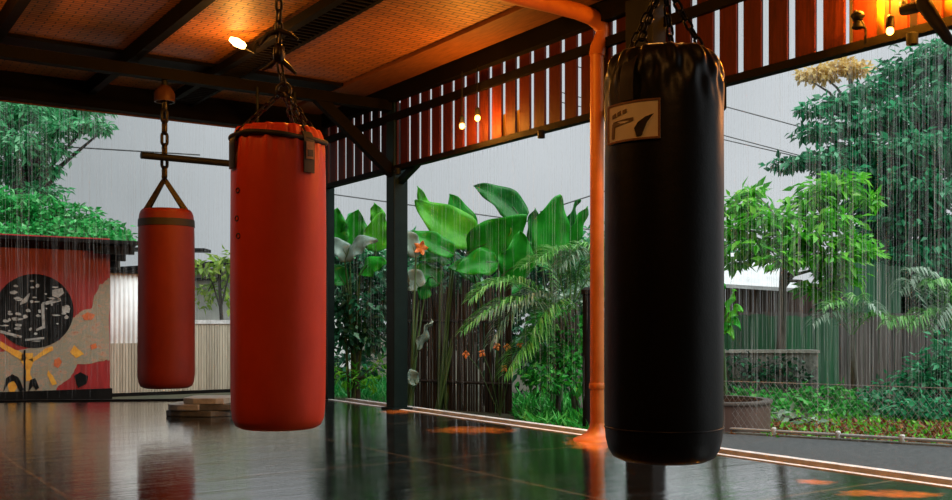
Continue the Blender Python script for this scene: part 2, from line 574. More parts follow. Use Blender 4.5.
# ------------------------------------------------------------------ leaves
def leaf_arrays(P0, D, Nn, Ln, Wd, fold=.25, curl=.15):
    """P0 base (n,3), D direction, Nn normal, Ln length, Wd width -> verts, faces of folded leaves"""
    n = len(P0)
    D = D / np.linalg.norm(D, axis=1, keepdims=True)
    S = np.cross(D, Nn); S /= np.maximum(np.linalg.norm(S, axis=1, keepdims=True), 1e-6)
    U = np.cross(S, D)
    Ln = Ln[:, None]; Wd = Wd[:, None]
    base = P0
    mid = P0 + D * Ln * .45 - U * Wd * fold * .5
    left = P0 + D * Ln * .42 - S * Wd * .5 + U * Wd * fold * .5
    right = P0 + D * Ln * .42 + S * Wd * .5 + U * Wd * fold * .5
    tip = P0 + D * Ln - U * Ln * curl
    V = np.stack([base, left, mid, right, tip], 1).reshape(-1, 3)
    o = (np.arange(n) * 5)[:, None]
    T = np.concatenate([o + np.array([[0, 2, 1]]), o + np.array([[0, 3, 2]]), o + np.array([[1, 2, 4]]), o + np.array([[2, 3, 4]])], 0)
    return V, T


def mesh_np(name, V, T):
    me = bpy.data.meshes.new(name)
    nv, nf, k = len(V), len(T), T.shape[1]
    me.vertices.add(nv); me.vertices.foreach_set('co', V.astype(np.float32).ravel())
    me.loops.add(nf * k); me.loops.foreach_set('vertex_index', T.astype(np.int32).ravel())
    me.polygons.add(nf)
    me.polygons.foreach_set('loop_start', np.arange(0, nf * k, k, dtype=np.int32))
    me.polygons.foreach_set('loop_total', np.full(nf, k, dtype=np.int32))
    me.update(calc_edges=True); me.validate()
    return me


RTn = np.array(RT); FWn = np.array(FW); UPn = np.array((0, 0, 1.0))


def clump_leaves(clumps, dens, size, aspect=.5, droop=.3, shell=.55, horiz=.5, jitter=.5):
    """clumps: (px, py, rx, ry, d[, rd]) in pixels and metres. leaves sit in ellipsoids of real size"""
    Ps = []; Ds = []; Ns = []; Ls = []
    for c in clumps:
        px, py, rx, ry, d = c[:5]
        rx_ = rx / F * d; ry_ = ry / F * d
        rd = c[5] if len(c) > 5 else max(rx_ * .8, .15)
        area = 4 * PI * ((rx_ * ry_) ** 1.6 / 3 + (rx_ * rd) ** 1.6 / 3 + (ry_ * rd) ** 1.6 / 3) ** (1 / 1.6)
        n = max(6, int(dens * area / (size * size * aspect)))
        cen = np.array(at(px, py, d))
        q = rng.normal(size=(n, 3)); q /= np.linalg.norm(q, axis=1, keepdims=True)
        rad = (shell + (1 - shell) * rng.random(n)) ** .8
        rad *= 1 + .16 * rng.normal(size=n)
        q2 = q * rad[:, None]
        p = cen + RTn * (q2[:, :1] * rx_) + FWn * (q2[:, 1:2] * rd) + UPn * (q2[:, 2:3] * ry_)
        out = RTn * q[:, :1] + FWn * q[:, 1:2] + UPn * q[:, 2:3] * .5
        dirn = out + rng.normal(size=(n, 3)) * jitter + UPn * (-droop)
        nrm = UPn * horiz + out * (1 - horiz) + rng.normal(size=(n, 3)) * .35
        Ps.append(p); Ds.append(dirn); Ns.append(nrm)
        Ls.append(size * (.65 + .7 * rng.random(n)))
    P0 = np.concatenate(Ps); D = np.concatenate(Ds); Nn = np.concatenate(Ns); Ln = np.concatenate(Ls)
    return P0, D, Nn, Ln


def crown(name, clumps, mat, parent, dens=.8, size=.15, aspect=.5, **kw):
    fold = kw.pop('fold', .25); curl = kw.pop('curl', .15)
    P0, D, Nn, Ln = clump_leaves(clumps, dens, size, aspect, **kw)
    ok = P0[:, 2] > -.05
    P0, D, Nn, Ln = P0[ok], D[ok], Nn[ok], Ln[ok]
    V, T = leaf_arrays(P0, D, Nn, Ln, Ln * aspect, fold, curl)
    V[:, 2] = np.maximum(V[:, 2], -.095)
    return finish(mesh_np(name, V, T), name, mat, parent)


def branches(clumps, root, mat, parent, trunk_r=.12, name='trunk', join=None):
    """trunk up from root and a limb into every clump"""
    mb = MB()
    root = Vector(root)
    cs = [at(c[0], c[1], c[4]) for c in clumps]
    top = join if join is not None else sum(cs, Vector()) / len(cs)
    top = Vector(top)
    mb.tube([root, root.lerp(top, .35) + Vector((.05, .02, 0)) * trunk_r * 4, root.lerp(top, .7) - Vector((.05, .03, 0)) * trunk_r * 3, top],
            [trunk_r, trunk_r * .85, trunk_r * .7, trunk_r * .5], 9)
    for c in cs:
        s0 = root.lerp(top, random.uniform(.6, .98))
        m = s0.lerp(c, .5) + Vector((0, 0, .12 * (c - s0).length))
        mb.tube([s0, m, c], [trunk_r * .4, trunk_r * .28, trunk_r * .10], 6)
    return mb.build(name, mat, parent, smooth=60)


def big_leaf(pts, width, mat, parent, side=None, fold=.25, shape=1.0, wav=.03, name='leaf', seed=0):
    """broad leaf along a 3-point curve with rounded base and pointed tip, thin but solid"""
    a, b, c = [Vector(p) for p in pts]
    n, m = 16, 8
    rnd = random.Random(seed)
    ph = rnd.random() * 6
    V = []
    for i in range(n + 1):
        t = i / n
        p = a.lerp(b, t).lerp(b.lerp(c, t), t)
        d = ((b - a) * (1 - t) + (c - b) * t).normalized()
        sd = Vector(side) if side is not None else d.cross(FW)
        sd = (sd - d * sd.dot(d)).normalized()
        nm = sd.cross(d)
        w = width * .5 * (math.sin(PI * min(1, t ** (.62 * shape))) ** .75 if 0 < t < 1 else 0.012)
        for j in range(m + 1):
            s_ = j / m * 2 - 1
            V.append(p + sd * (w * s_) + nm * (abs(s_) * w * fold + wav * math.sin(t * 14 + ph + s_) * abs(s_) ** 2))
    fs = []
    for i in range(n):
        for j in range(m):
            q = i * (m + 1) + j
            fs.append((q, q + 1, q + m + 2, q + m + 1))
    mb = MB(); mb.add(V, fs)
    o = mb.build(name, mat, parent, smooth=180)
    so = o.modifiers.new('solid', 'SOLIDIFY'); so.thickness = .004
    return o


def frond(pts, mat, parent, llen=.35, n=34, lw=.03, droop=.5, name='frond', rr=.009, taper=True):
    """arching rachis with leaflets down both sides"""
    a, b, c = [Vector(p) for p in pts]
    mb = MB()
    ctr = []
    for i in range(13):
        t = i / 12
        ctr.append(a.lerp(b, t).lerp(b.lerp(c, t), t))
    mb.tube(ctr, [rr * (1 - .8 * i / 12) for i in range(13)], 5)
    for i in range(n):
        t = .12 + .88 * i / n
        p = a.lerp(b, t).lerp(b.lerp(c, t), t)
        d = ((b - a) * (1 - t) + (c - b) * t).normalized()
        sd = d.cross(Vector((0, 0, 1)))
        if sd.length < .1: sd = RT.copy()
        sd.normalize()
        up = sd.cross(d)
        for sg in (-1, 1):
            ln = llen * (math.sin(PI * (.15 + .8 * t)) ** .6) * random.uniform(.85, 1.12)
            v = (sd * sg * .8 + d * .65 + up * .25 + Vector((random.gauss(0, .08), random.gauss(0, .08), random.gauss(0, .08)))).normalized()
            q1 = p + v * ln * .5
            q2 = p + v * ln * .95 + Vector((0, 0, -droop * ln * random.uniform(.7, 1.2)))
            w = v.cross(Vector((0, 0, 1))).normalized() * lw * .5
            mb.add([p, q1 - w, q1 + w, q2, q1 + Vector((0, 0, -.006))], [(0, 4, 1), (0, 2, 4), (1, 4, 3), (4, 2, 3)])
    me = bpy.data.meshes.new(name)
    me.from_pydata(mb.v, [], mb.f)
    return finish(me, name, mat, parent)


# ================================================================== SETTING
XE, YE = 5.55, 11.65
X0, Y0 = -2.6, -3.4
GZ = -0.10
ZCEIL = 3.64

fl1, fl2 = ground(0, 402), ground(-220, 404)
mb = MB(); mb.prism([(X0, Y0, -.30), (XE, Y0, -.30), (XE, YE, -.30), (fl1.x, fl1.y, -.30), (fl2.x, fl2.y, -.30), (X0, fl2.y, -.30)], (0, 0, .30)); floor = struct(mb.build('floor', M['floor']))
mb = MB(); mb.box((-60, -40, -.5), (80, 90, GZ)); gnd = struct(mb.build('ground', M['soil']))
mb = MB(); mb.box((X0 - .2, Y0 - .2, ZCEIL), (XE + .05, YE + .05, ZCEIL + .12)); struct(mb.build('ceiling', M['ceiling']))
mb = MB(); mb.box((X0 - .2, Y0, -.3), (X0, YE, ZCEIL)); struct(mb.build('wall_left', M['dark_beam']))
mb = MB(); mb.box((X0 - .2, Y0 - .2, -.3), (XE, Y0, ZCEIL)); struct(mb.build('wall_front', M['dark_beam']))
# floor nosing, gutter strip and outer kerb along the open right side, dark kerb along the back
mb = MB(); mb.box((XE, Y0, -.30), (XE + .05, YE + .05, .006)); struct(mb.build('trim_1', M['concrete_light']))
mb = MB(); mb.box((XE + .05, Y0, -.30), (XE + .32, YE + .05, -.045)); struct(mb.build('trim_2', M['hut_dark']))
mb = MB(); mb.box((XE + .32, Y0, -.30), (XE + .40, YE + .05, -.004)); struct(mb.build('trim_3', M['concrete_light']))
mb = MB(); bl_ = Vector((XE, YE, 0)); 
mb.beam(bl_ + Vector((0, .04, -.03)), Vector((fl1.x, fl1.y + .04, -.03)), .07, .10); mb.beam(Vector((fl1.x, fl1.y + .04, -.03)), Vector((fl2.x, fl2.y + .04, -.03)), .07, .10)
struct(mb.build('baseboard_back', M['hut_dark']), None)

# asphalt path outside the kerb up to the mesh fence
fa = ground(640, 431, GZ); fb = ground(1060, 457, GZ)
mb = MB()
mb.prism([(XE + .40, Y0, GZ), (XE + .40, 7.2, GZ), (fa.x - .03, fa.y, GZ), (fb.x - .03, fb.y, GZ), (fb.x + 2, Y0, GZ)], (0, 0, .03))
struct(mb.build('path', M['asphalt']))

# beams
mb = MB(); mb.box((X0, YE - .12, 3.36), (XE + .05, YE + .05, ZCEIL)); struct(mb.build('beam', M['dark_beam']))
mb = MB(); mb.box((X0, YE + .05, 3.35), (XE + .10, YE + .09, 3.50)); struct(mb.build('trim_4', M['trim_wood']))
mb = MB(); mb.box((X0, 9.80, 3.36), (XE - .05, 9.92, 3.47)); struct(mb.build('beam', M['dark_beam']))
for yb in (2.185, 3.94, 6.2):
    if yb > 6: continue
    mb = MB(); mb.box((X0, yb - .06, 3.36), (XE - .05, yb + .06, 3.50)); struct(mb.build('beam', M['dark_beam']))
# rafters
for xr in (.30, 1.46, 2.66):
    mb = MB(); mb.box((xr - .042, Y0, 3.50), (xr + .042, YE + .04, ZCEIL)); struct(mb.build('beam', M['rafter']))
# open ladder truss
tr = bpy.data.objects.new('beam', None); COL.objects.link(tr); tr.location = (3.62, 4, 3.52); struct(tr)
for xx, w in ((3.52, .035), (3.78, .018)):
    mb = MB(); mb.box((xx - w, Y0, 3.50), (xx + w, YE, 3.58)); mb.build('rail', M['rafter'], tr)
mb = MB()
yy = 2.0
while yy < 11.4:
    mb.box((3.55, yy, 3.50), (3.76, yy + .022, 3.53)); yy += .085
mb.build('lattice', M['rafter'], tr)
# ceiling border boards
mb = MB(); mb.box((5.0, Y0, 3.60), (5.42, YE - .1, ZCEIL)); struct(mb.build('trim_5', M['trim_wood']))
mb = MB(); mb.box((X0, 10.02, 3.605), (5.0, 10.32, ZCEIL)); struct(mb.build('trim_6', M['rafter']))  # border board, made near-black to give the ceiling its shadow band

# right side slatted apron
yp = 2.2
mb = MB()
while yp < YE + .05:
    mb.box((XE - .012, yp, 2.70), (XE + .012, yp + .155, 3.60)); yp += .222
struct(mb.build('wall_right', M['slat']))
mb = MB(); mb.box((XE - .10, Y0, 3.45), (XE - .012, YE, ZCEIL)); struct(mb.build('trim_7', M['dark_beam']))
mb = MB(); mb.box((XE - .05, Y0, 3.245), (XE - .012, YE, 3.325)); struct(mb.build('trim_8', M['dark_beam']))
mb = MB(); mb.box((XE - .05, Y0, 2.68), (XE + .03, YE, 2.735)); struct(mb.build('trim_9', M['dark_beam']))

# posts
PX = XE + .045
post = bpy.data.objects.new('pillar', None); COL.objects.link(post); post.location = (PX, 9.86, 0); struct(post)
mb = MB(); mb.box((PX - .09, 9.77, 0), (PX + .09, 9.95, 3.45)); mb.build('shaft', M['teal_post'], post, bevel=.008)
mb = MB(); mb.beam((PX - .05, 9.86, 2.66), (PX - .98, 9.86, 3.40), .09, .12); mb.build('brace', M['dark_beam'], post)
mb = MB(); mb.beam((PX, 9.80, 2.56), (PX, 9.40, 2.72), .06, .07); mb.build('bracket', M['teal_post'], post)
mb = MB(); mb.box((PX - .13, 9.73, 0), (PX + .13, 9.99, .02)); mb.build('foot_plate', M['teal_post'], post)
mb = MB(); mb.box((XE - .0, YE - .10, 0), (XE + .09, YE - .01, 3.4)); struct(mb.build('pillar', M['teal_post']))
mb = MB(); mb.box((XE - .17, 5.55, 0), (XE - .02, 5.85, 3.5)); struct(mb.build('pillar', M['black_steel'], bevel=.008))
mb = MB(); mb.box((XE - .17, 1.2, 0), (XE - .02, 1.4, 3.5)); struct(mb.build('pillar', M['black_steel']))

# ================================================================== ORANGE DOWNPIPE
pc = ground(597, 441); pc = Vector((XE - .085, pc.y, 0))
k = (597 - CX) / F
d_ = (XE - .085) / (FW.x + RT.x * k)
pc = at(597, 441, d_); pc.z = 0
pipe = thing('downpipe', 'orange painted rainwater downpipe with a bend under the ceiling', 'pipe', pc)
R_ = .058
cp = [(470, -16), (515, -4), (552, 4.5), (578, 11.5), (592, 17), (600, 23.5), (603.5, 31), (602, 39), (598, 48), (597, 56)]
pts = [on_y(x, y, pc.y) for x, y in cp]
pts[-1].x = pc.x
mb = MB(); mb.tube(pts, R_ * 1.15, 18); mb.build('elbow', M['orange_pipe'], pipe, smooth=40)
mb = MB(); mb.tube([(pc.x, pc.y, .05), (pc.x, pc.y, 1.6), (pc.x, pc.y, pts[-1].z + .06)], R_, 18); mb.build('pipe', M['orange_pipe'], pipe, smooth=40)
mb = MB(); mb.lathe([(R_ * 1.1, .42), (R_ * 1.16, .43), (R_ * 1.16, .46), (R_ * 1.1, .47)], (pc.x, pc.y, 0), 20); mb.build('joint_ring', M['orange_pipe'], pipe, smooth=40)
mb = MB(); mb.lathe([(.20, 0), (.19, .012), (.14, .03), (.09, .06), (.066, .10), (R_, .14)], (pc.x, pc.y, 0), 24); mb.build('foot', M['orange_pipe'], pipe, smooth=60)


# ================================================================== PUNCHING BAGS
def ribbon(mb, c, r, ph, z0, z1, w, th=.004, lift=.004, bend=None):
    """strap lying on a cylinder of radius r at angle ph between z0 and z1"""
    n = 6
    m = 8
    V = []
    for side in (0, 1):
        for i in range(m + 1):
            z = z0 + (z1 - z0) * i / m
            for j in range(n + 1):
                a = ph + (j / n - .5) * w / r
                rr = r + lift + side * th + (bend(z) if bend else 0)
                V.append((c[0] + rr * math.cos(a), c[1] + rr * math.sin(a), z))
    fs = []
    q = (m + 1) * (n + 1)
    for i in range(m):
        for j in range(n):
            s0 = i * (n + 1) + j
            fs.append((s0, s0 + 1, s0 + n + 2, s0 + n + 1))
            fs.append((q + s0, q + s0 + n + 1, q + s0 + n + 2, q + s0 + 1))
    for i in range(m):
        for j in (0, n):
            s0 = i * (n + 1) + j
            fs.append((s0, s0 + n + 1, q + s0 + n + 1, q + s0))
    for j in range(n):
        for i in (0, m):
            s0 = i * (n + 1) + j
            fs.append((s0, s0 + 1, q + s0 + 1, q + s0))
    mb.add(V, fs)


def cam_phi(c, off_deg):
    """angle on a bag at c whose surface faces the camera, turned off_deg to the right in view"""
    a = math.atan2(-c[1], -c[0])
    return a + math.radians(off_deg)


# ---- bright red bag
D1 = 4.2
c1 = at(278.5, 325, D1)
s1 = D1 / F
zt, zb, r1 = ZC + 195 * s1, ZC - 105 * s1, 46.6 * s1
bag = thing('punching_bag', 'bright red punching bag with black strap round its top, hung on chains', 'punching bag', (c1.x, c1.y, zb), 'hanging punching bags')


def wr_red(ph, r, z):
    t = max(0, (z - (zt - zb) + .17) / .17)
    rr = r * (1 + .003 * math.sin(3 * ph + z * 4) + .002 * math.sin(7 * ph - z * 9))
    rr += .006 * t * (math.sin(19 * ph) + .6 * math.sin(31 * ph + 1.3) + .5 * math.sin(11 * ph + .4)) * (1 if r > .08 else .3)
    return rr


H = zt - zb
prof = [(.01, .012), (r1 * .45, .008), (r1 * .78, .010), (r1 * .90, .022), (r1 * .965, .05), (r1 * .99, .09), (r1, .15)]
prof += [(r1 * (1.0 + .012 * math.sin(PI * i / 20)), .15 + (H - .30) * i / 20) for i in range(1, 20)]
prof += [(r1 * .995, H - .14), (r1 * .985, H - .10), (r1 * .965, H - .06), (r1 * .93, H - .035), (r1 * .88, H - .012), (r1 * .83, H), (r1 * .76, H - .006), (r1 * .5, H - .03), (.01, H - .04)]
mb = MB(); mb.lathe(prof, (c1.x, c1.y, zb), 128, wr_red); mb.build('body', M['red_vinyl'], bag, smooth=180)
mb = MB()
band = []
for i in range(64):
    ph = 2 * PI * i / 64
    rr = r1 * .985 + .004 * math.sin(9 * ph)
    band.append((c1.x + rr * math.cos(ph), c1.y + rr * math.sin(ph), zt - .050 + .010 * math.sin(2 * ph + .8)))
mb.tube(band, .0115, 8, closed=True); mb.build('strap', M['strap'], bag, smooth=180)
for off, ln, w in ((37, .20, .050), (-66, .18, .055), (152, .18, .05)):
    mb = MB(); ph = cam_phi(c1, off)
    ribbon(mb, c1, r1 * 1.0, ph, zt - ln, zt - .03, w, .006, .006, lambda z: -.02 * max(0, (z - zt + .06) / .03))
    st = mb.build('strap', M['strap'], bag, smooth=40)
    if off == 37:
        mb = MB(); ribbon(mb, c1, r1 * 1.0, ph, zt - .145, zt - .075, .036, .003, .013); tg = mb.build('tag', M['stitch'], st, smooth=40)
        tg['label'] = 'small worn brown tag'
        mb = MB(); ribbon(mb, c1, r1 * 1.0, ph, zt - .135, zt - .108, .024, .002, .016); mb.build('tag_mark', M['ink'], st, smooth=40)
ring_c = at(284, 90, D1)
mb = MB()
for off in (37, -66, 152):
    ph = cam_phi(c1, off)
    p = Vector((c1.x + r1 * .93 * math.cos(ph), c1.y + r1 * .93 * math.sin(ph), zt - .035))
    link_chain(mb, p, ring_c + (p - ring_c) * .06, .05, .030, .0048)
p = Vector((c1.x + r1 * .9 * math.cos(cam_phi(c1, 60)), c1.y + r1 * .9 * math.sin(cam_phi(c1, 60)), zt - .035))
link_chain(mb, p, ring_c + (p - ring_c) * .06, .05, .030, .0048)
mb.build('hanging_chain', M['chain'], bag, smooth=60)
mb = MB()
mb.tube([ring_c + RT * (.028 * math.cos(t)) + Vector((0, 0, .028 * math.sin(t))) for t in [2 * PI * i / 20 for i in range(20)]], .007, 8, closed=True)
mb.build('ring', M['chain'], bag, smooth=60)
sw = at(279, 52, D1)
mb = MB()
link_chain(mb, ring_c + Vector((0, 0, .02)), sw - Vector((0, 0, .045)), .06, .036, .006)
mb.lathe([(.008, -.05), (.022, -.04), (.026, -.01), (.022, .02), (.010, .035)], sw, 16)
mb.build('swivel', M['chain'], bag, smooth=60)
mb = MB()
for cps in (((260, 45), (268, 34), (280, 31), (290, 34), (298, 40)), ((262, 70), (270, 66), (279, 58), (288, 66), (296, 74))):
    mb.tube([at(x, y, D1) for x, y in cps], [.006, .011, .013, .011, .006], 8)
mb.build('hook', M['chain'], bag, smooth=60)
top1 = Vector((c1.x, c1.y, 3.37))
mb = MB(); link_chain(mb, sw + Vector((0, 0, .03)), Vector((c1.x, c1.y, 3.33)), .066, .040, .0068); mb.build('chain', M['chain'], bag, smooth=60)
mb = MB(); mb.tube([top1 + Vector((.035 * math.cos(t), 0, -.035 + .035 * math.sin(t))) for t in [2 * PI * i / 16 for i in range(16)]], .008, 8, closed=True); mb.build('eye_hook', M['chain'], bag, smooth=60)
for zz, off in ((HY - 195, -55), (HY - 222, -57), (HY - 239, -54)):
    ph = cam_phi(c1, off); zc_ = ZC + zz * s1
    n_ = Vector((math.cos(ph), math.sin(ph), 0)); t_ = Vector((-math.sin(ph), math.cos(ph), 0))
    mb = MB(); ctr = Vector((c1.x, c1.y, zc_)) + n_ * (r1 * 1.012)
    mb.tube([ctr + t_ * (.012 * math.cos(q)) + Vector((0, 0, .010 * math.sin(q))) for q in [2 * PI * i / 16 for i in range(16)]], .0028, 6, closed=True)
    mb.build('eyelet', M['ink'], bag, smooth=60)

# ---- black bag
D2 = 3.02
c2 = at(663.5, 325, D2)
s2 = D2 / F
zt2, zb2, r2 = ZC + 271 * s2, ZC - 138 * s2, 58.4 * s2
bag = thing('punching_bag', 'black punching bag with a cream patch near its creased top', 'punching bag', (c2.x, c2.y, zb2), 'hanging punching bags')
H = zt2 - zb2


def wr_blk(ph, r, z):
    t = min(1, max(0, (z - H + .20) / .17))
    rr = r * (1 + .003 * math.sin(3 * ph + z * 5))
    w_ = math.sin(13 * ph + 2 * math.sin(z * 30)) + .7 * math.sin(23 * ph + z * 22) + .5 * math.sin(7 * ph - z * 15)
    rr += .0055 * t * w_
    return rr


prof = [(.01, .02), (r2 * .45, .012), (r2 * .72, .010), (r2 * .86, .022), (r2 * .94, .045), (r2 * .98, .075), (r2, .12)]
prof += [(r2 * (1.0 + .008 * math.sin(PI * i / 20)), .12 + (H - .30) * i / 20) for i in range(1, 21)]
prof += [(r2 * (1.0 - .025 * (i / 6) ** 2), H - .18 + .09 * i / 6) for i in range(1, 7)]
prof += [(r2 * (.70 + .275 * math.cos(PI / 2 * i / 10)), H - .09 + .09 * math.sin(PI / 2 * i / 10)) for i in range(1, 11)]
prof += [(r2 * .66, H - .004), (r2 * .60, H - .008), (r2 * .4, H - .004), (.01, H)]
mb = MB(); mb.lathe(prof, (c2.x, c2.y, zb2), 160, wr_blk); mb.build('body', M['black_vinyl'], bag, smooth=180)
mb = MB(); ribbon(mb, c2, r2 * 1.0, 0, zb2 + .085, zb2 + .10, 2 * PI * r2 * .999, .002, .002)
# hem seam round the foot and hanging straps at the top
seam = MB(); seam.tube([(c2.x + r2 * .995 * math.cos(2 * PI * i / 72), c2.y + r2 * .995 * math.sin(2 * PI * i / 72), zb2 + .11) for i in range(72)], .0035, 6, closed=True)
seam.build('seam', M['black_vinyl'], bag, smooth=180)
for off in (-35, 100, 165, -110):
    ph = cam_phi(c2, off)
    mb = MB(); ribbon(mb, c2, r2 * .99, ph, zt2 - .17, zt2 - .012, .045, .005, .006, lambda z: -r2 * .36 * (max(0, (z - zt2 + .10) / .09)) ** 2); st = mb.build('strap', M['strap'], bag, smooth=40)
    q = Vector((c2.x + r2 * .64 * math.cos(ph), c2.y + r2 * .64 * math.sin(ph), zt2 + .006))
    mb = MB(); t_ = Vector((-math.sin(ph), math.cos(ph), 0))
    mb.tube([q + t_ * (.022 * math.cos(w)) + Vector((0, 0, .018 * math.sin(w))) for w in [2 * PI * i / 14 for i in range(14)]], .0045, 6, closed=True)
    mb.build('strap_ring', M['black_steel'], st, smooth=60)
hub = Vector((c2.x, c2.y, ZC + 322 * s2 + .07))
mb = MB()
for off in (-35, 100, 165, -110):
    ph = cam_phi(c2, off)
    q = Vector((c2.x + r2 * .64 * math.cos(ph), c2.y + r2 * .64 * math.sin(ph), zt2 + .02))
    link_chain(mb, q, hub + (q - hub) * .05, .042, .027, .0045)
link_chain(mb, hub, Vector((c2.x, c2.y, 3.33)), .058, .036, .0062)
mb.build('chain', M['black_steel'], bag, smooth=60)
mb = MB(); mb.tube([hub + RT * (.026 * math.cos(t)) + Vector((0, 0, .026 * math.sin(t))) for t in [2 * PI * i / 20 for i in range(20)]], .0065, 8, closed=True); mb.build('ring', M['chain'], bag, smooth=60)
mb = MB(); mb.tube([(c2.x + .035 * math.cos(t), c2.y, 3.335 + .035 * math.sin(t)) for t in [2 * PI * i / 16 for i in range(16)]], .008, 8, closed=True); mb.build('eye_hook', M['chain'], bag, smooth=60)


# cream patch: surface wrapped on the bag, drawn in (u across, v up) of the patch
def wrap_poly(mb, poly, z0, z1, a0, a1, lift, th, r, c, n=10):
    """poly in unit square; triangulated strips by slicing in u so that it follows the curve"""
    import mathutils.geometry as mg
    # subdivide edges
    pts = []
    for i in range(len(poly)):
        p, q = poly[i], poly[(i + 1) % len(poly)]
        k_ = max(1, int(abs(q[0] - p[0]) * n) + 1)
        for j in range(k_):
            pts.append((p[0] + (q[0] - p[0]) * j / k_, p[1] + (q[1] - p[1]) * j / k_))
    tri = mg.tessellate_polygon([[Vector((u, v, 0)) for u, v in pts]])
    def P(u, v, l):
        a = a0 + (a1 - a0) * u
        return (c[0] + (r + l) * math.cos(a), c[1] + (r + l) * math.sin(a), z0 + (z1 - z0) * v)
    m = len(pts)
    V = [P(u, v, lift) for u, v in pts] + [P(u, v, lift + th) for u, v in pts]
    fs = [t[::-1] for t in tri] + [tuple(i + m for i in t) for t in tri]
    for i in range(m):
        j = (i + 1) % m
        fs.append((i, j, m + j, m + i))
    mb.add(V, fs)


def px_phi(c, r, px, d):
    """surface angle of the front of a bag (centre c, distance d) seen at column px"""
    x = (px - ((Vector(c).dot(RT)) / d * F + CX)) / F * d
    s_ = max(-1, min(1, x / r))
    # right in view = +RT ; front = -FW
    v = RT * s_ - FW * math.sqrt(1 - s_ * s_)
    return math.atan2(v.y, v.x)


a0, a1 = px_phi(c2, r2, 607.5, D2), px_phi(c2, r2, 650, D2)
if a1 < a0: a1 += 2 * PI
pz0, pz1 = ZC + (HY - 149) * s2, ZC + (HY - 111) * s2
rr_ = r2 * 1.004
rect = [(0, .03), (1, 0), (1, 1), (0, .97)]
mb = MB()
nn = 12
for i in range(nn):
    u0, u1 = i / nn, (i + 1) / nn
    wrap_poly(mb, [(u0, 0), (u1, 0), (u1, 1), (u0, 1)], pz0, pz1, a0, a1, .001, .004, rr_, c2)
patch = mb.build('patch', M['cream'], bag, smooth=40)
patch['label'] = 'cream rectangular patch'
mb = MB()
for e in ([(0, 0), (1, 0), (1, .05), (0, .05)], [(0, .95), (1, .95), (1, 1), (0, 1)]):
    for i in range(nn):
        wrap_poly(mb, [(i / nn, e[0][1]), ((i + 1) / nn, e[0][1]), ((i + 1) / nn, e[2][1]), (i / nn, e[2][1])], pz0, pz1, a0, a1, .005, .002, rr_, c2)
wrap_poly(mb, [(0, 0), (.05, 0), (.05, 1), (0, 1)], pz0, pz1, a0, a1, .005, .002, rr_, c2)
wrap_poly(mb, [(.965, 0), (1, 0), (1, 1), (.965, 1)], pz0, pz1, a0, a1, .005, .002, rr_, c2)
mb.build('border', M['stitch'], patch, smooth=40)
mb = MB()
for poly in ([(.64, .08), (.72, .10), (.80, .42), (.90, .62), (.78, .56), (.66, .44), (.60, .30)],
             [(.66, .30), (.76, .34), (.73, .12), (.66, .10)],):
    wrap_poly(mb, poly, pz0, pz1, a0, a1, .005, .0025, rr_, c2)
mb.build('logo', M['ink'], patch, smooth=40)
mb = MB()
for poly in ([(.18, .40), (.58, .50), (.58, .58), (.18, .54)], [(.14, .12), (.20, .12), (.22, .50), (.16, .50)],
             [(.16, .64), (.24, .66), (.24, .76), (.16, .72)], [(.28, .68), (.35, .70), (.35, .80), (.28, .76)], [(.39, .71), (.46, .73), (.46, .82), (.39, .79)]):
    wrap_poly(mb, poly, pz0, pz1, a0, a1, .005, .0025, rr_, c2)
mb.build('lettering', M['faded_ink'], patch, smooth=40)

# ---- dull red bag hanging from the second beam
Y3 = 9.86
c3 = on_y(166.5, 325, Y3)
D3 = c3.dot(FW); s3 = D3 / F
zt3, zb3, r3 = ZC + 115 * s3, ZC - 64 * s3, 27.6 * s3
bag = thing('punching_bag', 'dull dark red punching bag hung by a straight chain near the mural', 'punching bag', (c3.x, c3.y, zb3), 'hanging punching bags')
H = zt3 - zb3
prof = [(.01, .02), (r3 * .5, .012), (r3 * .78, .012), (r3 * .90, .03), (r3 * .965, .07), (r3, .15)]
prof += [(r3 * (1 - .02 * i / 20), .15 + (H - .35) * i / 20) for i in range(1, 20)]
prof += [(r3 * .975, H - .20), (r3 * .965, H - .10), (r3 * .94, H - .05), (r3 * .90, H - .02), (r3 * .84, H), (r3 * .6, H - .01), (.01, H - .015)]
mb = MB(); mb.lathe(prof, (c3.x, c3.y, zb3), 72, lambda ph, r, z: r * (1 + .004 * math.sin(5 * ph + z * 3))); mb.build('body', M['dull_red_vinyl'], bag, smooth=180)
mb = MB(); ribbon(mb, c3, r3 * .975, cam_phi(c3, 0), zt3 - .17, zt3 - .10, 2 * PI * r3 * .97, .006, .004)
# full ring band
V = []; fs = []
mb = MB(); mb.lathe([(r3 * .972, -.17), (r3 * .995, -.168), (r3 * .985, -.10), (r3 * .955, -.098)], (c3.x, c3.y, zt3), 64, cap=False); mb.build('band', M['strap'], bag, smooth=60)
apex = at(164.5, 179, D3)
mb = MB()
for off in (58, -62, 122, -122):
    ph = cam_phi(c3, off)
    p = Vector((c3.x + r3 * .80 * math.cos(ph), c3.y + r3 * .80 * math.sin(ph), zt3 - .012))
    mb.beam(p, apex + (p - apex) * .04, .045, .012, up=FW)
    mb.beam(Vector((p.x + r3 * .17 * math.cos(ph), p.y + r3 * .17 * math.sin(ph), zt3 - .17)), p, .045, .012, up=(math.cos(ph), math.sin(ph), 0))
mb.build('strap', M['chain'], bag, smooth=40)
mb = MB()
cup = at(164.5, 97, D3)
link_chain(mb, apex, Vector((apex.x, apex.y, cup.z - .02)), .15, .088, .016)
mb.build('chain', M['chain'], bag, smooth=60)
mb = MB()
mb.tube([Vector((apex.x, apex.y, cup.z - .05)), Vector((apex.x, apex.y, 3.36))], .010, 8)
mb.build('hook_rod', M['chain'], bag, smooth=60)

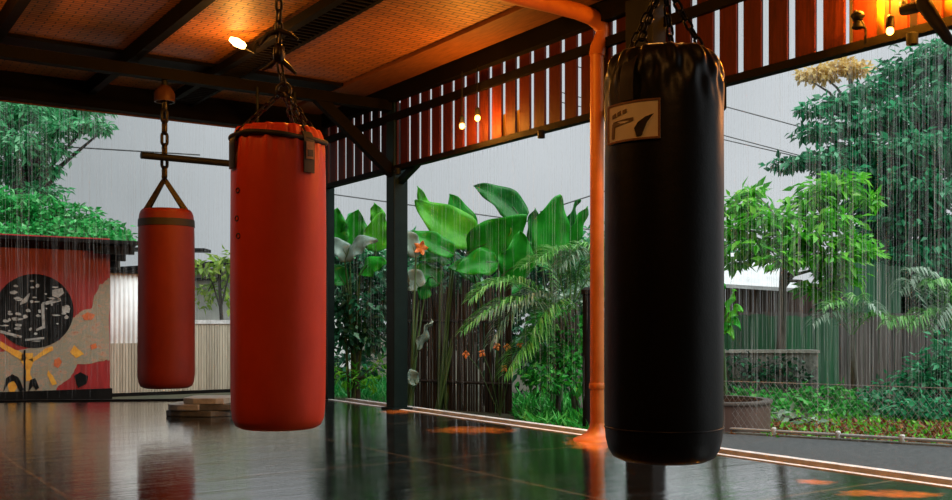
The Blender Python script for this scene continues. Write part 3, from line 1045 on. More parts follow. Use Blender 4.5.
# amber lamp shade around the top of that rod
lampc = Vector((apex.x, apex.y, cup.z))
lt = thing('pendant_lamp', 'small dull amber pendant shade above the dark red bag', 'lamp', lampc)
mb = MB(); mb.lathe([(.018, .12), (.06, .10), (.10, .04), (.10, -.05), (.085, -.05), (.085, .035), (.05, .08), (.018, .10)], lampc, 20, cap=False); mb.build('lamp_shade', M['amber_cup'], lt, smooth=50)
mb = MB(); mb.lathe([(.012, .08), (.028, .085), (.028, .16), (.012, .165)], lampc, 14, cap=False); mb.build('cap', M['black_steel'], lt, smooth=50)

# ---- pull up bar
b0 = on_y(141, 155.2, Y3 - .10); b1 = on_y(300, 169, Y3 - .10)
barz = b0.z
tb = thing('pull_up_bar', 'straight black pull-up bar crossing behind the red bags', 'bar', (b0.x, b0.y, barz))
mb = MB(); mb.tube([(b0.x, b0.y, barz), (b1.x, b0.y, barz)], .034, 12); mb.build('bar', M['black_steel'], tb, smooth=40)
hx = on_y(258, 120, Y3 - .10).x
for xx in (hx, b1.x - .05):
    mb = MB(); mb.tube([(xx, b0.y, barz), (xx, b0.y + .02, 3.40)], .016, 8); mb.build('hanger_rod', M['black_steel'], tb, smooth=40)

# ================================================================== LAMPS
def point(name, loc, power, col=(1, .34, .055), r=.05):
    l = bpy.data.lights.new(name, 'POINT'); l.energy = power; l.color = col; l.shadow_soft_size = r
    o = bpy.data.objects.new(name, l); COL.objects.link(o); o.location = loc
    return o


def spot(name, loc, target, power, ang=40, col=(1, .38, .06), blend=.6):
    l = bpy.data.lights.new(name, 'SPOT'); l.energy = power; l.color = col; l.spot_size = math.radians(ang); l.spot_blend = blend; l.shadow_soft_size = .04
    o = bpy.data.objects.new(name, l); COL.objects.link(o); o.location = loc
    o.rotation_euler = (Vector(target) - Vector(loc)).to_track_quat('-Z', 'Y').to_euler()
    return o


def pendant(p, label, top, r=.045, mat='bulb', shade=False):
    t = thing('pendant_lamp', label, 'lamp', p, 'pendant lamps by the slatted wall')
    mb = MB(); mb.sphere(p, r, 16, 10, (1, 1, 1.15)); mb.build('bulb', M[mat], t, smooth=180)
    mb = MB(); mb.lathe([(.022, r * .9), (.026, r * .95), (.026, r + .06), (.010, r + .075)], p, 14); mb.build('socket', M['black_steel'], t, smooth=50)
    mb = MB(); mb.tube([(p.x, p.y, p.z + r + .07), (p.x, p.y, top)], .005, 6); mb.build('cord', M['black_steel'], t, smooth=60)
    return t


# bulb under the ceiling
L1 = at(238, 43, 9.15)
t = thing('ceiling_lamp', 'glowing amber bulb on a holder under the woven ceiling', 'lamp', L1)
ax = (at(233, 40, 9.15) - at(246, 47, 9.15)).normalized()
mb = MB(); mb.tube([L1 - ax * .09, L1 - ax * .05, L1 + ax * .02, L1 + ax * .08], [.012, .034, .04, .022], 12); mb.build('bulb', M['bulb_hot'], t, smooth=180)
mb = MB(); mb.tube([L1 - ax * .085, L1 - ax * .16, Vector((L1.x, L1.y, ZCEIL)) - ax * .20], [.024, .026, .012], 10); mb.build('socket', M['black_steel'], t, smooth=60)
point('lamp_and_fill_light', L1 - Vector((0, 0, .25)), 26, (1, .40, .06))
# two pendants in front of the slats
XP = XE - .15
p3a = on_x(462, 126, XP); p3b = on_x(477.5, 118, XP)
pendant(p3a, 'amber pendant bulb hanging lower, left of the pair by the slats', 3.45, .027)
pendant(p3b, 'amber pendant bulb hanging higher, right of the pair by the slats', 3.45, .027)
for p in (p3a, p3b):
    point('pendant_light', p - Vector((.07, .14, .06)), 34, (1, .36, .04))
# arm spotlights by the slats at the right
for i, (px, py, lab) in enumerate(((858, 16, 'small black arm lamp with round head on the lit amber slats'), (928, 8, 'black curved lamp bracket at the lit amber slats, nearest the corner'))):
    p = on_x(px, py, XE - .20)
    t = thing('wall_lamp', lab, 'lamp', p, 'black wall lamps on the slatted wall')
    if i == 0:
        mb = MB(); mb.sphere(p, .034, 14, 8, (1, 1.2, .9)); mb.lathe([(.02, -.03), (.036, -.07), (.034, -.075), (.015, -.03)], p, 14); mb.build('head', M['black_steel'], t, smooth=60)
        mb = MB(); mb.tube([p, p + Vector((.05, .05, .05)), p + Vector((.10, .11, .045)), Vector((XE - .05, p.y + .12, p.z + .02))], .011, 8); mb.build('arm', M['black_steel'], t, smooth=60)
        mb = MB(); mb.tube([p + Vector((0, -.02, -.02)), p + Vector((.02, -.04, -.09)), p + Vector((.03, -.03, -.17))], .007, 6); mb.build('cord', M['black_steel'], t, smooth=60)
    else:
        mb = MB(); mb.tube([p + Vector((0, .04, .15)), p + Vector((0, .02, .02)), p + Vector((.03, -.03, -.08)), p + Vector((.12, -.05, -.17)), p + Vector((.17, -.05, -.18))], [.05, .046, .036, .028, .026], 10); mb.build('bracket', M['black_steel'], t, smooth=60)
        mb = MB(); mb.tube([p + Vector((0, .05, .02)), p + Vector((0, .15, .03)), p + Vector((.03, .18, .08))], [.03, .036, .02], 10); mb.build('head', M['black_steel'], t, smooth=60)
p4 = on_x(890, 31, XE - .16)
t = pendant(p4, 'amber bulb hanging in front of the lit amber slats', 3.45, .022)
point('pendant_light', Vector((XE - .12, p4.y + .10, 2.98)), 130, (1, .33, .02))
point('pendant_light', Vector((XE - .12, p4.y - .30, 2.98)), 120, (1, .33, .02))
# amber sheet fixed behind the slats there
ya = on_x(848, 30, XE + .03).y; 
mb = MB()
y_ = ya
V = []; nseg = 60
for i in range(nseg + 1):
    yy = ya - 2.2 * i / nseg
    xo = XE + .045 + .012 * math.sin(i * 1.6)
    V += [(xo, yy, 2.735), (xo, yy, 3.55)]
mb.add(V, [(2 * i, 2 * i + 2, 2 * i + 3, 2 * i + 1) for i in range(nseg)])
o = mb.build('trim_10', M['amber_sheet'], smooth=180); so = o.modifiers.new('solid', 'SOLIDIFY'); so.thickness = .004
struct(o)
ya = on_x(499, 130, XE + .03).y; yb = on_x(520, 130, XE + .03).y
mb = MB(); V = []
for i in range(13):
    yy = ya + (yb - ya) * i / 12; xo = XE + .045 + .01 * math.sin(i * 1.6)
    V += [(xo, yy, 2.735), (xo, yy, 2.97)]
mb.add(V, [(2 * i, 2 * i + 2, 2 * i + 3, 2 * i + 1) for i in range(12)])
o = mb.build('trim_11', M['amber_sheet'], smooth=180); so = o.modifiers.new('solid', 'SOLIDIFY'); so.thickness = .004
struct(o)

# small downlights under the apron rail, lighting the orange pools painted on the floor
def downlight(px, py, lab, power, ang, tx=None):
    power *= 1.3
    g = ground(px, py); 
    p = Vector((XE - .085, g.y, 2.665))
    t = thing('downlight', lab, 'lamp', p, 'downlights under the slatted wall')
    mb = MB(); mb.lathe([(.03, -.05), (.034, -.05), (.034, .015), (.02, .02)], p, 14, cap=False); mb.build('housing', M['black_steel'], t, smooth=50)
    spot('downlight_light', p + Vector((0, 0, -.055)), tx or g, power, ang)
downlight(550, 431, 'small black downlight between the posts under the slatted wall', 150, 26, ground(548, 431))
downlight(398, 411, 'small black downlight beside the dark teal post', 110, 20, ground(404, 411))
downlight(880, 490, 'small black downlight below the lit amber slats', 90, 26, ground(872, 491))
downlight(600, 442, 'small black downlight beside the orange downpipe', 130, 24, ground(592, 443))

# ================================================================== SLABS ON THE FLOOR
sp = [(165, 233, 409, 2.2, 0, 'slab_stone', 'dark flat stone slab at the bottom of the pile'),
      (167, 215, 404.5, 1.6, .065, 'slab_pale', 'pale flat stone slab lying upon the pile on its left end'),
      (190, 238, 404, 1.6, .065, 'slab_stone', 'dark flat stone slab lying upon the pile, half behind the bright red bag'),
      (183, 232, 401, 1.2, .13, 'slab_pale', 'topmost pale stone slab of the flat pile')]
base = ground(201, 416)
for i, (xa, xb, yy, w_, z0, mt, lab) in enumerate(sp):
    dd = base.dot(FW)
    cx_ = ((xa + xb) / 2 - CX) / F * dd
    hw = (xb - xa) / 2 / F * dd
    rnd = random.Random(40 + i)
    o_ = RT * cx_ + FW * (dd + .12)
    poly = []
    for j in range(14):
        a = 2 * PI * j / 14
        sx = math.copysign(abs(math.cos(a)) ** .5, math.cos(a)); sy = math.copysign(abs(math.sin(a)) ** .5, math.sin(a))
        q = o_ + RT * (hw * sx * rnd.uniform(.9, 1.0)) + FW * (.26 * sy * rnd.uniform(.85, 1))
        q.z = z0 + .001
        poly.append(q)
    mb = MB(); mb.prism(poly, (0, 0, .062))
    o = mb.build('stone_slab', M[mt], bevel=.008)
    tag(o, lab, 'stone slab', 'flat stone slabs on the floor')

# ================================================================== MURAL HUT (left)
YH = 14.68
hc = on_y(110, 397, YH)
hut = thing('hut', 'red painted hut with a dark eave standing behind the floor', 'hut', (hc.x - 1.5, YH, GZ))
hz = ZC + (HY - 245) / F * 14.1
mb = MB(); mb.box((hc.x - 4, YH, GZ + .14), (hc.x, YH + 2.6, hz + .1)); hw_ = mb.build('wall', M['mural_red'], hut)
mb = MB(); mb.box((hc.x - 4, YH - .05, GZ), (hc.x + .02, YH + 2.6, GZ + .15)); mb.build('plinth', M['hut_dark'], hut)
ex = on_y(138, 243, YH - .5).x
mb = MB()
z_f = ZC + (HY - 243) / F * on_y(100, 243, YH - .5).dot(FW)
mb.add([(hc.x - 4, YH - .5, z_f), (ex, YH - .5, z_f), (ex, YH + 3.2, z_f - .55), (hc.x - 4, YH + 3.2, z_f - .55),
        (hc.x - 4, YH - .5, z_f + .05), (ex, YH - .5, z_f + .05), (ex, YH + 3.2, z_f - .50), (hc.x - 4, YH + 3.2, z_f - .50)],
       [(0, 3, 2, 1), (4, 5, 6, 7), (0, 1, 5, 4), (1, 2, 6, 5), (2, 3, 7, 6), (3, 0, 4, 7)])
mb.build('roof', M['hut_dark'], hut)
for i in range(7):
    mb = MB()
    yy = YH - .4 + i * .45
    mb.box((hc.x - .3, yy, z_f - .12 - .15 * (yy - YH + .5)), (ex - .02, yy + .07, z_f - .01 - .15 * (yy - YH + .5)))
    mb.build('rafter', M['hut_dark'], hut)
# mural paint on the wall
mural = thing('mural', 'wall mural of a speckled black disc over tan and yellow shapes', 'mural', on_y(40, 320, YH - .004))


def wp(px, py, l=0):
    p = on_y(px, py, YH); p.y = YH - l
    return p


def paint(polys, mat, name, l, th=.003):
    mb = MB()
    for poly in polys:
        mb.prism([wp(x, y, l) for x, y in poly], (0, -th, 0))
    return mb.build(name, mat, mural)


def wob(poly, amp, seed, sub=4):
    rnd = random.Random(seed); out = []
    for i in range(len(poly)):
        p, q = poly[i], poly[(i + 1) % len(poly)]
        for j in range(sub):
            t = j / sub
            out.append((p[0] + (q[0] - p[0]) * t + (rnd.uniform(-amp, amp) if j else 0), p[1] + (q[1] - p[1]) * t + (rnd.uniform(-amp, amp) if j else 0)))
    return out


tan = [(-60, 330), (-20, 345), (0, 352), (20, 350), (60, 340), (72, 318), (80, 312), (92, 308), (94, 296), (99, 285), (104, 282), (109.5, 278), (109.5, 360), (104, 361), (78, 364), (74, 372), (70, 378), (58, 386), (52, 395), (-60, 398)]
paint([wob(tan, 1.0, 3)], M['mural_tan'], 'tan_field', 0.001)
disc = [(34 + 39.5 * math.cos(t), 311 + 37 * math.sin(t)) for t in [2 * PI * i / 48 for i in range(48)]]
paint([disc], M['mural_black'], 'disc', .005)
rnd = random.Random(5)
bl = []
for i in range(46):
    a = rnd.uniform(0, 2 * PI); q = rnd.random() ** .6 * .88
    x, y = 34 + 39 * q * math.cos(a), 311 + 36 * q * math.sin(a)
    w_, h_ = rnd.uniform(1.0, 5.5), rnd.uniform(.6, 2.2)
    bl.append([(x + w_ * math.cos(t) * rnd.uniform(.6, 1.1), y + h_ * math.sin(t) * rnd.uniform(.6, 1.1)) for t in [2 * PI * k / 9 for k in range(9)]])
for poly in ([(52, 290), (62, 288), (64, 293), (58, 298), (52, 296)], [(41, 304), (44, 303), (45, 328), (36, 331), (36, 329), (42, 326)], [(28, 294), (30, 293), (27, 302), (20, 305), (20, 303)],
             [(25, 339), (44, 337), (44, 339), (25, 341)], [(62, 306), (70, 308), (69, 313), (62, 312)], [(44, 302), (60, 298), (61, 301), (46, 305)], [(0, 330), (22, 336), (21, 338), (0, 333)]):
    bl.append(poly)
paint(bl, M['mural_white'], 'speckle_pattern', .009)
yl = [[(0, 341), (12, 348), (22, 353), (27, 358), (22, 361), (10, 353), (0, 347)], [(52, 346), (44, 349), (36, 356), (28, 360), (33, 362), (42, 356), (53, 350)],
      [(22, 353), (33, 353), (33, 362), (30, 372), (32, 380), (26, 381), (26, 370), (21, 361)], [(8, 384), (14, 380), (18, 386), (14, 392), (9, 391)], [(70, 352), (74, 345), (79, 350), (84, 354), (76, 358)],
      [(48, 370), (53, 376), (57, 384), (52, 385), (47, 375)]]
paint([wob(p, .4, 9 + i, 3) for i, p in enumerate(yl)], M['mural_yellow'], 'branch_pattern', .005)
paint([wob(p, .4, 19 + i, 3) for i, p in enumerate([[(82, 315), (88, 312), (95, 315), (92, 320), (84, 320)], [(54, 360), (59, 357), (62, 362), (58, 368), (54, 366)], [(90, 345), (96, 343), (97, 348), (91, 350)]])], M['mural_orange'], 'spot_pattern', .005)
dk = [[(3, 392), (6, 378), (12, 374), (18, 377), (24, 390), (20, 392), (14, 381), (9, 382)], [(28, 392), (30, 380), (35, 378), (39, 388), (36, 390), (33, 386)], [(23.5, 350), (25.5, 350), (25.8, 396), (23.4, 396)],
      [(74, 376), (80, 372), (88, 376), (86, 384), (78, 388)]]
paint([wob(p, .3, 29 + i, 3) for i, p in enumerate(dk)], M['mural_black'], 'dark_leaves', .009)

# ================================================================== FENCE behind the dark red bag
YF = 15.1
fx0 = on_y(108, 397, YF).x; fx1 = on_y(318, 397, YF).x; fxm = on_y(193, 300, YF).x
fn = thing('fence', 'pale sheet and bamboo fence behind the dark red bag', 'fence', (fx0, YF, GZ))
zr = on_y(115, 272, YF).z; zm = on_y(215, 320, YF).z; zlo = on_y(150, 343, YF).z
mb = MB(); x = fx0
while x < fx1:
    mb.box((x, YF - .015, GZ), (x + .036, YF + .015, zlo if x < fxm else zm - .06)); x += .042
mb.build('bamboo_screen', M['bamboo'], fn)
mb = MB(); V = []; n_ = 90
for i in range(n_ + 1):
    xx = fx0 + (fxm - fx0) * i / n_
    yy = YF + .03 + .010 * math.sin(i * 1.3)
    V += [(xx, yy, GZ), (xx, yy, zr)]
mb.add(V, [(2 * i, 2 * i + 2, 2 * i + 3, 2 * i + 1) for i in range(n_)])
o = mb.build('sheet', M['white_sheet'], fn, smooth=180); so = o.modifiers.new('solid', 'SOLIDIFY'); so.thickness = .006
mb = MB(); mb.box((fx0, YF - .03, zr - .01), (fxm, YF + .06, zr + .035)); mb.build('top_rail', M['hut_dark'], fn)
mb = MB(); mb.box((fxm, YF - .03, zm - .06), (fx1, YF + .05, zm)); mb.build('rail', M['concrete_light'], fn)
mb = MB(); mb.box((fx0, YF - .06, GZ), (fx1, YF + .06, GZ + .05)); mb.build('base_board', M['hut_dark'], fn)

# neighbouring house behind that fence
hd = 21.0
hb = at(220, 330, hd)
nh = thing('house', 'pale house with dark eave lines beyond the bamboo fence', 'house', (hb.x, hb.y, GZ))
ang = -TH * .9
Mh = Matrix.Translation(Vector((hb.x, hb.y, 0))) @ Matrix.Rotation(-TH, 4, 'Z')
sh = hd / F
def hz_(py): return ZC + (HY - py) * sh
mb = MB(); mb.box((-3.0, 0, GZ), (2.4, 3, hz_(268)), Mh); mb.build('wall', M['pale_wall'], nh)
mb = MB(); mb.beam(Mh @ Vector((-2.4, -.4, hz_(250.5))), Mh @ Vector((-.15, -.4, hz_(252))), .5, .06); mb.build('canopy', M['hut_dark'], nh)
mb = MB(); mb.beam(Mh @ Vector((-2.6, -.25, hz_(272))), Mh @ Vector((2.5, -.25, hz_(258))), .9, .06); mb.build('roof', M['hut_dark'], nh)
mb = MB(); mb.beam(Mh @ Vector((-2.6, -.1, hz_(283))), Mh @ Vector((2.5, -.1, hz_(275))), .12, .05); mb.build('gutter', M['hut_dark'], nh)

# ================================================================== TREES, LEFT
def tree(name, label, cat, clumps, root, leafmat, trunkmat='dark_bark', trunk_r=.14, join=None, group=None, **kw):
    t = thing(name, label, cat, root, group)
    branches(clumps, root, M[trunkmat], t, trunk_r, join=join)
    crown('crown', clumps, M[leafmat], t, **kw)
    return t


cl = [(-10, 120, 45, 28, 20), (30, 112, 35, 15, 20), (60, 128, 28, 9, 19.5), (88, 124, 22, 6, 19.5), (20, 145, 40, 16, 19.5), (52, 150, 20, 10, 19.5), (-20, 165, 40, 25, 20),
      (25, 172, 32, 14, 20), (45, 190, 22, 10, 19.5), (70, 108, 40, 8, 21), (102, 131, 10, 4, 19.5), (0, 90, 60, 20, 21), (50, 168, 14, 7, 19.5)]
tree('tree', 'loose feathery green tree above the hut roof', 'tree', cl, at(-20, 400, 20.5) * 1, 'leaf_far', trunk_r=.16, dens=1.7, size=.15, aspect=.42, droop=.5, horiz=.4, shell=.2)
for nm in ():
    pass
cl = [(-20, 205, 40, 22, 16.2), (10, 215, 36, 22, 16), (40, 210, 28, 16, 16), (45, 222, 34, 16, 16), (75, 216, 24, 12, 16), (70, 229, 34, 10, 15.6), (100, 230, 24, 9, 15.8), (118, 237, 16, 5, 15.8), (20, 234, 40, 8, 15.4), (85, 238, 40, 5, 15.4)]
h_ = thing('hedge', 'dense bright green climbing foliage covering the hut roof', 'hedge', at(50, 240, 16))
crown('foliage', cl, M['leaf_hedge'], h_, dens=2.2, size=.11, aspect=.5, horiz=.6, shell=.5)
mb = MB()
for c in cl:
    p = at(c[0], c[1], c[4]); mb.tube([Vector((p.x, p.y, z_f - .3)), p], [.04, .015], 6)
mb.build('stems', M['dark_bark'], h_)
cl = [(222, 262, 16, 6, 19), (205, 268, 14, 5, 19), (236, 258, 14, 8, 19), (228, 285, 20, 18, 19.4), (205, 296, 16, 12, 19.4)]
tree('shrub', 'lime green shrub between the pale fence and the house', 'shrub', cl, at(225, 381, 19), 'leaf_lime', trunk_r=.05, dens=.9, size=.16, aspect=.5)

# ================================================================== CENTRE GARDEN
# reed fence
ra, rb = ground(403, 407, GZ), ground(513, 414, GZ)
rf = thing('reed_fence', 'dark brown reed fence behind the floor between post and palm', 'fence', ra)
mb = MB(); dv = (rb - ra); Ln_ = dv.length; dv.normalize(); pv = Vector((-dv.y, dv.x, 0)); x = 0
while x < Ln_:
    hgt = 1.55 + random.uniform(-.12, .12)
    p = ra + dv * x + pv * random.uniform(-.012, .012)
    mb.tube([(p.x, p.y, GZ), (p.x + random.uniform(-.01, .01), p.y, GZ + hgt)], random.uniform(.012, .022), 6)
    x += .042
mb.build('reeds', M['reed'], rf, smooth=60)
for zz in (.35, 1.1):
    mb = MB(); mb.tube([ra + Vector((0, 0, zz)) - pv * .03, rb + Vector((0, 0, zz)) - pv * .03], .018, 8); mb.build('rail', M['reed'], rf)
# slim dark post right of the palm
pp = ground(587, 430, GZ)
mb = MB(); mb.tube([(pp.x, pp.y, GZ), (pp.x, pp.y, 1.25)], .045, 12)
mb.lathe([(.045, 1.25), (.06, 1.26), (.06, 1.30), (.02, 1.33)], (pp.x, pp.y, 0), 12)
tag(mb.build('bollard', M['hut_dark'], smooth=40), 'slim dark garden post just left of the orange downpipe', 'post')

# big leaved plants : (leaf curve px points, width px, material)
def leafy(label, base_px, base_d, leaves, group='broad leaved garden plants', name='broadleaf_plant'):
    root = at(base_px, 0, base_d); root.z = GZ
    t = thing(name, label, 'plant', root, group)
    for i, (a, b, c, w, mt, dd, sidev) in enumerate(leaves):
        d = base_d + dd
        A, B, C_ = at(*a, d), at(*b, d - .05), at(*c, d - .12)
        sd = RT * sidev[0] + FW * sidev[1] + Vector((0, 0, sidev[2])) if sidev else None
        lf = big_leaf((A, B, C_), w / F * d, M[mt], t, sd, seed=i)
        mb = MB(); r0 = root + Vector((random.uniform(-.08, .08), random.uniform(-.08, .08), 0))
        mb.tube([r0, r0.lerp(A, .55) + Vector((0, 0, .12)), A, A.lerp(B, .6)], [.022, .016, .011, .007], 7)
        mb.build('stem', M['stem_green'], t, smooth=60)
    return t


leafy('broad leaved plant with lime upright leaves right of the teal post', 440, 12.3, [
    ((478, 240), (440, 225), (415, 200), 40, 'big_leaf_lime', 0, (.45, .2, .9)),
    ((468, 246), (462, 215), (449, 194), 30, 'big_leaf', .2, (.9, .5, .2)),
    ((455, 255), (430, 240), (408, 232), 22, 'big_leaf', -.2, (.3, .3, .9)),
    ((440, 235), (424, 205), (417, 186), 14, 'big_leaf_lime', .3, (.9, .4, .3)),
    ((452, 262), (438, 250), (418, 262), 22, 'big_leaf_deep', -.1, (.2, .5, .9)),
    ((475, 262), (485, 245), (470, 228), 26, 'big_leaf', .1, (.8, .5, .3)),
    ((440, 285), (425, 268), (408, 276), 26, 'big_leaf_deep', -.15, (.2, .5, .9)),
])
leafy('tallest broad leaved plant, large leaf fanned up at its middle', 500, 12.0, [
    ((468, 252), (500, 238), (527, 215), 44, 'big_leaf', 0, (.35, .3, -.9)),
    ((524, 222), (505, 196), (473, 186), 30, 'big_leaf_deep', .5, (.3, .3, .9)),
    ((502, 275), (520, 262), (520, 231), 44, 'big_leaf', -.3, (.9, .4, .1)),
    ((498, 262), (478, 262), (455, 272), 30, 'big_leaf', -.1, (.1, .4, .9)),
    ((515, 250), (512, 232), (518, 214), 18, 'leaf_lime', .05, (.8, .5, .2)),
    ((480, 280), (470, 265), (448, 268), 26, 'big_leaf_deep', .1, (.2, .4, .9)),
    ((520, 290), (508, 276), (488, 286), 30, 'big_leaf_deep', .1, (.2, .4, .9)),
])
leafy('broad leaved plant with pointed leaves beside the orange downpipe', 556, 12.4, [
    ((548, 258), (545, 222), (561, 195), 44, 'big_leaf', 0, (.95, .4, .1)),
    ((560, 250), (575, 230), (587, 206), 24, 'big_leaf', .2, (.8, .4, .4)),
    ((570, 245), (566, 215), (580, 199), 12, 'big_leaf_deep', .3, (.8, .4, .4)),
    ((552, 268), (530, 245), (512, 248), 24, 'big_leaf_deep', .1, (.2, .4, .9)),
    ((540, 250), (530, 225), (535, 208), 20, 'big_leaf_deep', .25, (.9, .4, .2)),
])
leafy('broad leaved plant left of the teal post with round leaves', 355, 13.2, [
    ((340, 245), (334, 226), (338, 208), 24, 'big_leaf', 0, (.95, .3, .1)),
    ((356, 248), (352, 228), (358, 209), 30, 'big_leaf', .1, (.95, .3, .1)),
    ((376, 252), (374, 230), (383, 212), 28, 'big_leaf_lime', .1, (.95, .3, .1)),
    ((380, 225), (376, 212), (374, 203), 16, 'big_leaf_lime', .2, (.95, .3, .1)),
    ((345, 262), (352, 238), (378, 240), 22, 'big_leaf_grey', -.3, (.2, .3, .9)),
    ((350, 262), (338, 240), (322, 246), 20, 'big_leaf_grey', -.2, (.2, .3, .9)),
    ((360, 275), (372, 258), (388, 264), 22, 'big_leaf', -.2, (.2, .3, .9)),
    ((345, 285), (335, 268), (322, 274), 22, 'big_leaf_deep', -.2, (.2, .3, .9)),
])
leafy('plant with pale grey leaves and an orange bloom right of the teal post', 412, 11.9, [
    ((416, 258), (410, 236), (402, 232), 20, 'big_leaf_grey', 0, (.5, .3, .8)),
    ((420, 290), (410, 272), (404, 282), 24, 'big_leaf_grey', .1, (.6, .3, .6)),
    ((424, 300), (420, 284), (432, 276), 18, 'big_leaf_deep', .1, (.6, .3, .6)),
    ((418, 350), (422, 330), (432, 320), 14, 'big_leaf_grey', -.1, (.6, .3, .6)),
    ((416, 385), (410, 370), (404, 376), 14, 'big_leaf_grey', -.1, (.6, .3, .6)),
], name='flowering_plant')
fl = at(421, 248, 11.85)
fp = [o for o in COL.objects if o.name.startswith('flowering_plant')][0]
for i in range(5):
    a = 2 * PI * i / 5
    big_leaf((fl, fl + RT * .05 * math.cos(a) + Vector((0, 0, .05 * math.sin(a))), fl + RT * .09 * math.cos(a) + Vector((0, 0, .09 * math.sin(a))) - FW * .03), .06, M['flower'], fp, name='petal', seed=i, wav=.004)

# shrubs between red bag and post and right of the reed fence
def shrub(label, clumps, root, mat, group=None, name='shrub', trunk_r=.035, **kw):
    t = thing(name, label, 'shrub', root, group)
    branches(clumps, root, M['dark_bark'], t, trunk_r, name='stem')
    crown('foliage', clumps, M[mat], t, **kw)
    return t


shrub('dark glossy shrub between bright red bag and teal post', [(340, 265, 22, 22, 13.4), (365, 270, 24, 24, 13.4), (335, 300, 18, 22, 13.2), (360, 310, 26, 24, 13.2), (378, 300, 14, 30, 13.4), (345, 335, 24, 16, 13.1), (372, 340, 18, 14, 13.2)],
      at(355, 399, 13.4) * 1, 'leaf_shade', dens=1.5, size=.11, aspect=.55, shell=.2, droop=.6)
def ground_at(px, d, z=GZ):
    p = at(px, 0, d); p.z = z
    return p
shrub('low pale green shrub near the floor edge left of teal post', [(345, 375, 18, 12, 13.0), (368, 378, 20, 12, 13.1), (380, 365, 10, 14, 13.3), (335, 368, 10, 12, 13.2)],
      ground_at(358, 13.1), 'leaf_bright', dens=.5, size=.12, aspect=.3, shell=.2, droop=.1)
shrub('bright green shrub beyond the palm left of orange downpipe', [(555, 320, 24, 18, 11.6), (575, 335, 16, 20, 11.4), (545, 350, 22, 20, 11.4), (570, 362, 20, 18, 11.2), (548, 380, 20, 14, 11.0), (530, 372, 12, 14, 11.2), (578, 385, 12, 14, 11.0)],
      ground_at(558, 11.3), 'leaf_mid', dens=1.6, size=.085, aspect=.5, shell=.2, droop=.4)
shrub('small speckled pale leaved shrub under the palm crown', [(585, 292, 14, 14, 11.8), (570, 300, 18, 12, 11.8), (550, 300, 14, 10, 11.9)],
      ground_at(578, 11.8), 'frond_pale', dens=1.3, size=.07, aspect=.6, shell=.3, droop=.4)
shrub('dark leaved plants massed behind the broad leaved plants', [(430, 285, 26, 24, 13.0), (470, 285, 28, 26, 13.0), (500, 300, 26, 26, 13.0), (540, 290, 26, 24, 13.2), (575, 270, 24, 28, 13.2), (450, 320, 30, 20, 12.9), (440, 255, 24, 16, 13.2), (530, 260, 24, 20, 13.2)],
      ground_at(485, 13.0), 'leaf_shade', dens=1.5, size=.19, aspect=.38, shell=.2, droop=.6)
# areca palm
pr = ground_at(572, 11.5)
pm = thing('palm', 'palm with arching feathery fronds left of the orange downpipe', 'palm', pr)
fr = [((556, 320), (520, 275), (462, 332), 'frond'), ((560, 318), (515, 255), (470, 300), 'frond'), ((562, 315), (530, 265), (490, 345), 'frond_pale'), ((566, 310), (560, 240), (520, 268), 'frond'),
      ((570, 300), (575, 225), (535, 262), 'frond'), ((574, 300), (590, 225), (560, 268), 'frond_pale'), ((576, 300), (605, 240), (612, 300), 'frond'), ((574, 298), (580, 235), (598, 250), 'frond'),
      ((556, 322), (525, 290), (478, 318), 'frond_pale'), ((560, 330), (535, 320), (505, 375), 'frond'), ((566, 326), (560, 280), (530, 335), 'frond')]
for i, (a, b, c, mt) in enumerate(fr):
    d = 11.0 + .06 * (i % 4)
    frond((at(*a, 11.35), at(*b, d - .1), at(*c, d - .35)), M[mt], pm, .36, 56, .021, .38)
mb = MB()
for i in range(6):
    q = pr + Vector((random.uniform(-.12, .12), random.uniform(-.1, .1), 0)); e = at(556 + i * 4, 318 - 3 * i, 11.35)
    mb.tube([q, q.lerp(e, .5) + Vector((.02, 0, .02)), e], [.035, .028, .018], 8)
mb.build('trunk', M['bark'], pm, smooth=60)
# orange flowers hanging on the reed fence
for i, (px, py) in enumerate(((466, 353), (480, 354), (497, 345), (507, 346), (505, 367), (520, 343))):
    p = ground_at(px, 11.55); p.z = ZC + (HY - py) / F * 11.55
    t = None
tf = thing('flowering_plant', 'trailing orange flowers in front of the reed fence', 'plant', ground_at(500, 11.5))
mb = MB(); fl_pts = [at(466, 353, 11.5), at(482, 352, 11.5), at(497, 345, 11.5), at(507, 346, 11.5), at(504, 367, 11.5), at(520, 343, 11.5)]
for p in fl_pts: mb.tube([ground_at(500, 11.5), ground_at(500, 11.5).lerp(p, .6) + Vector((0, 0, .1)), p], .006, 5)
mb.build('stem', M['stem_green'], tf)
for i, p in enumerate(fl_pts):
    mb = MB()
    for j in range(4):
        a = 2 * PI * j / 4 + i
        q = p + RT * (.045 * math.cos(a)) + Vector((0, 0, .05 * math.sin(a) - .02)) - FW * .02
        w_ = RT * (-.02 * math.sin(a)) + Vector((0, 0, .02 * math.cos(a)))
        mb.add([p, p.lerp(q, .6) + w_, q, p.lerp(q, .6) - w_, p.lerp(q, .5) - FW * .012], [(0, 1, 4), (1, 2, 4), (2, 3, 4), (3, 0, 4)])
    mb.build('bloom', M['flower'], tf)

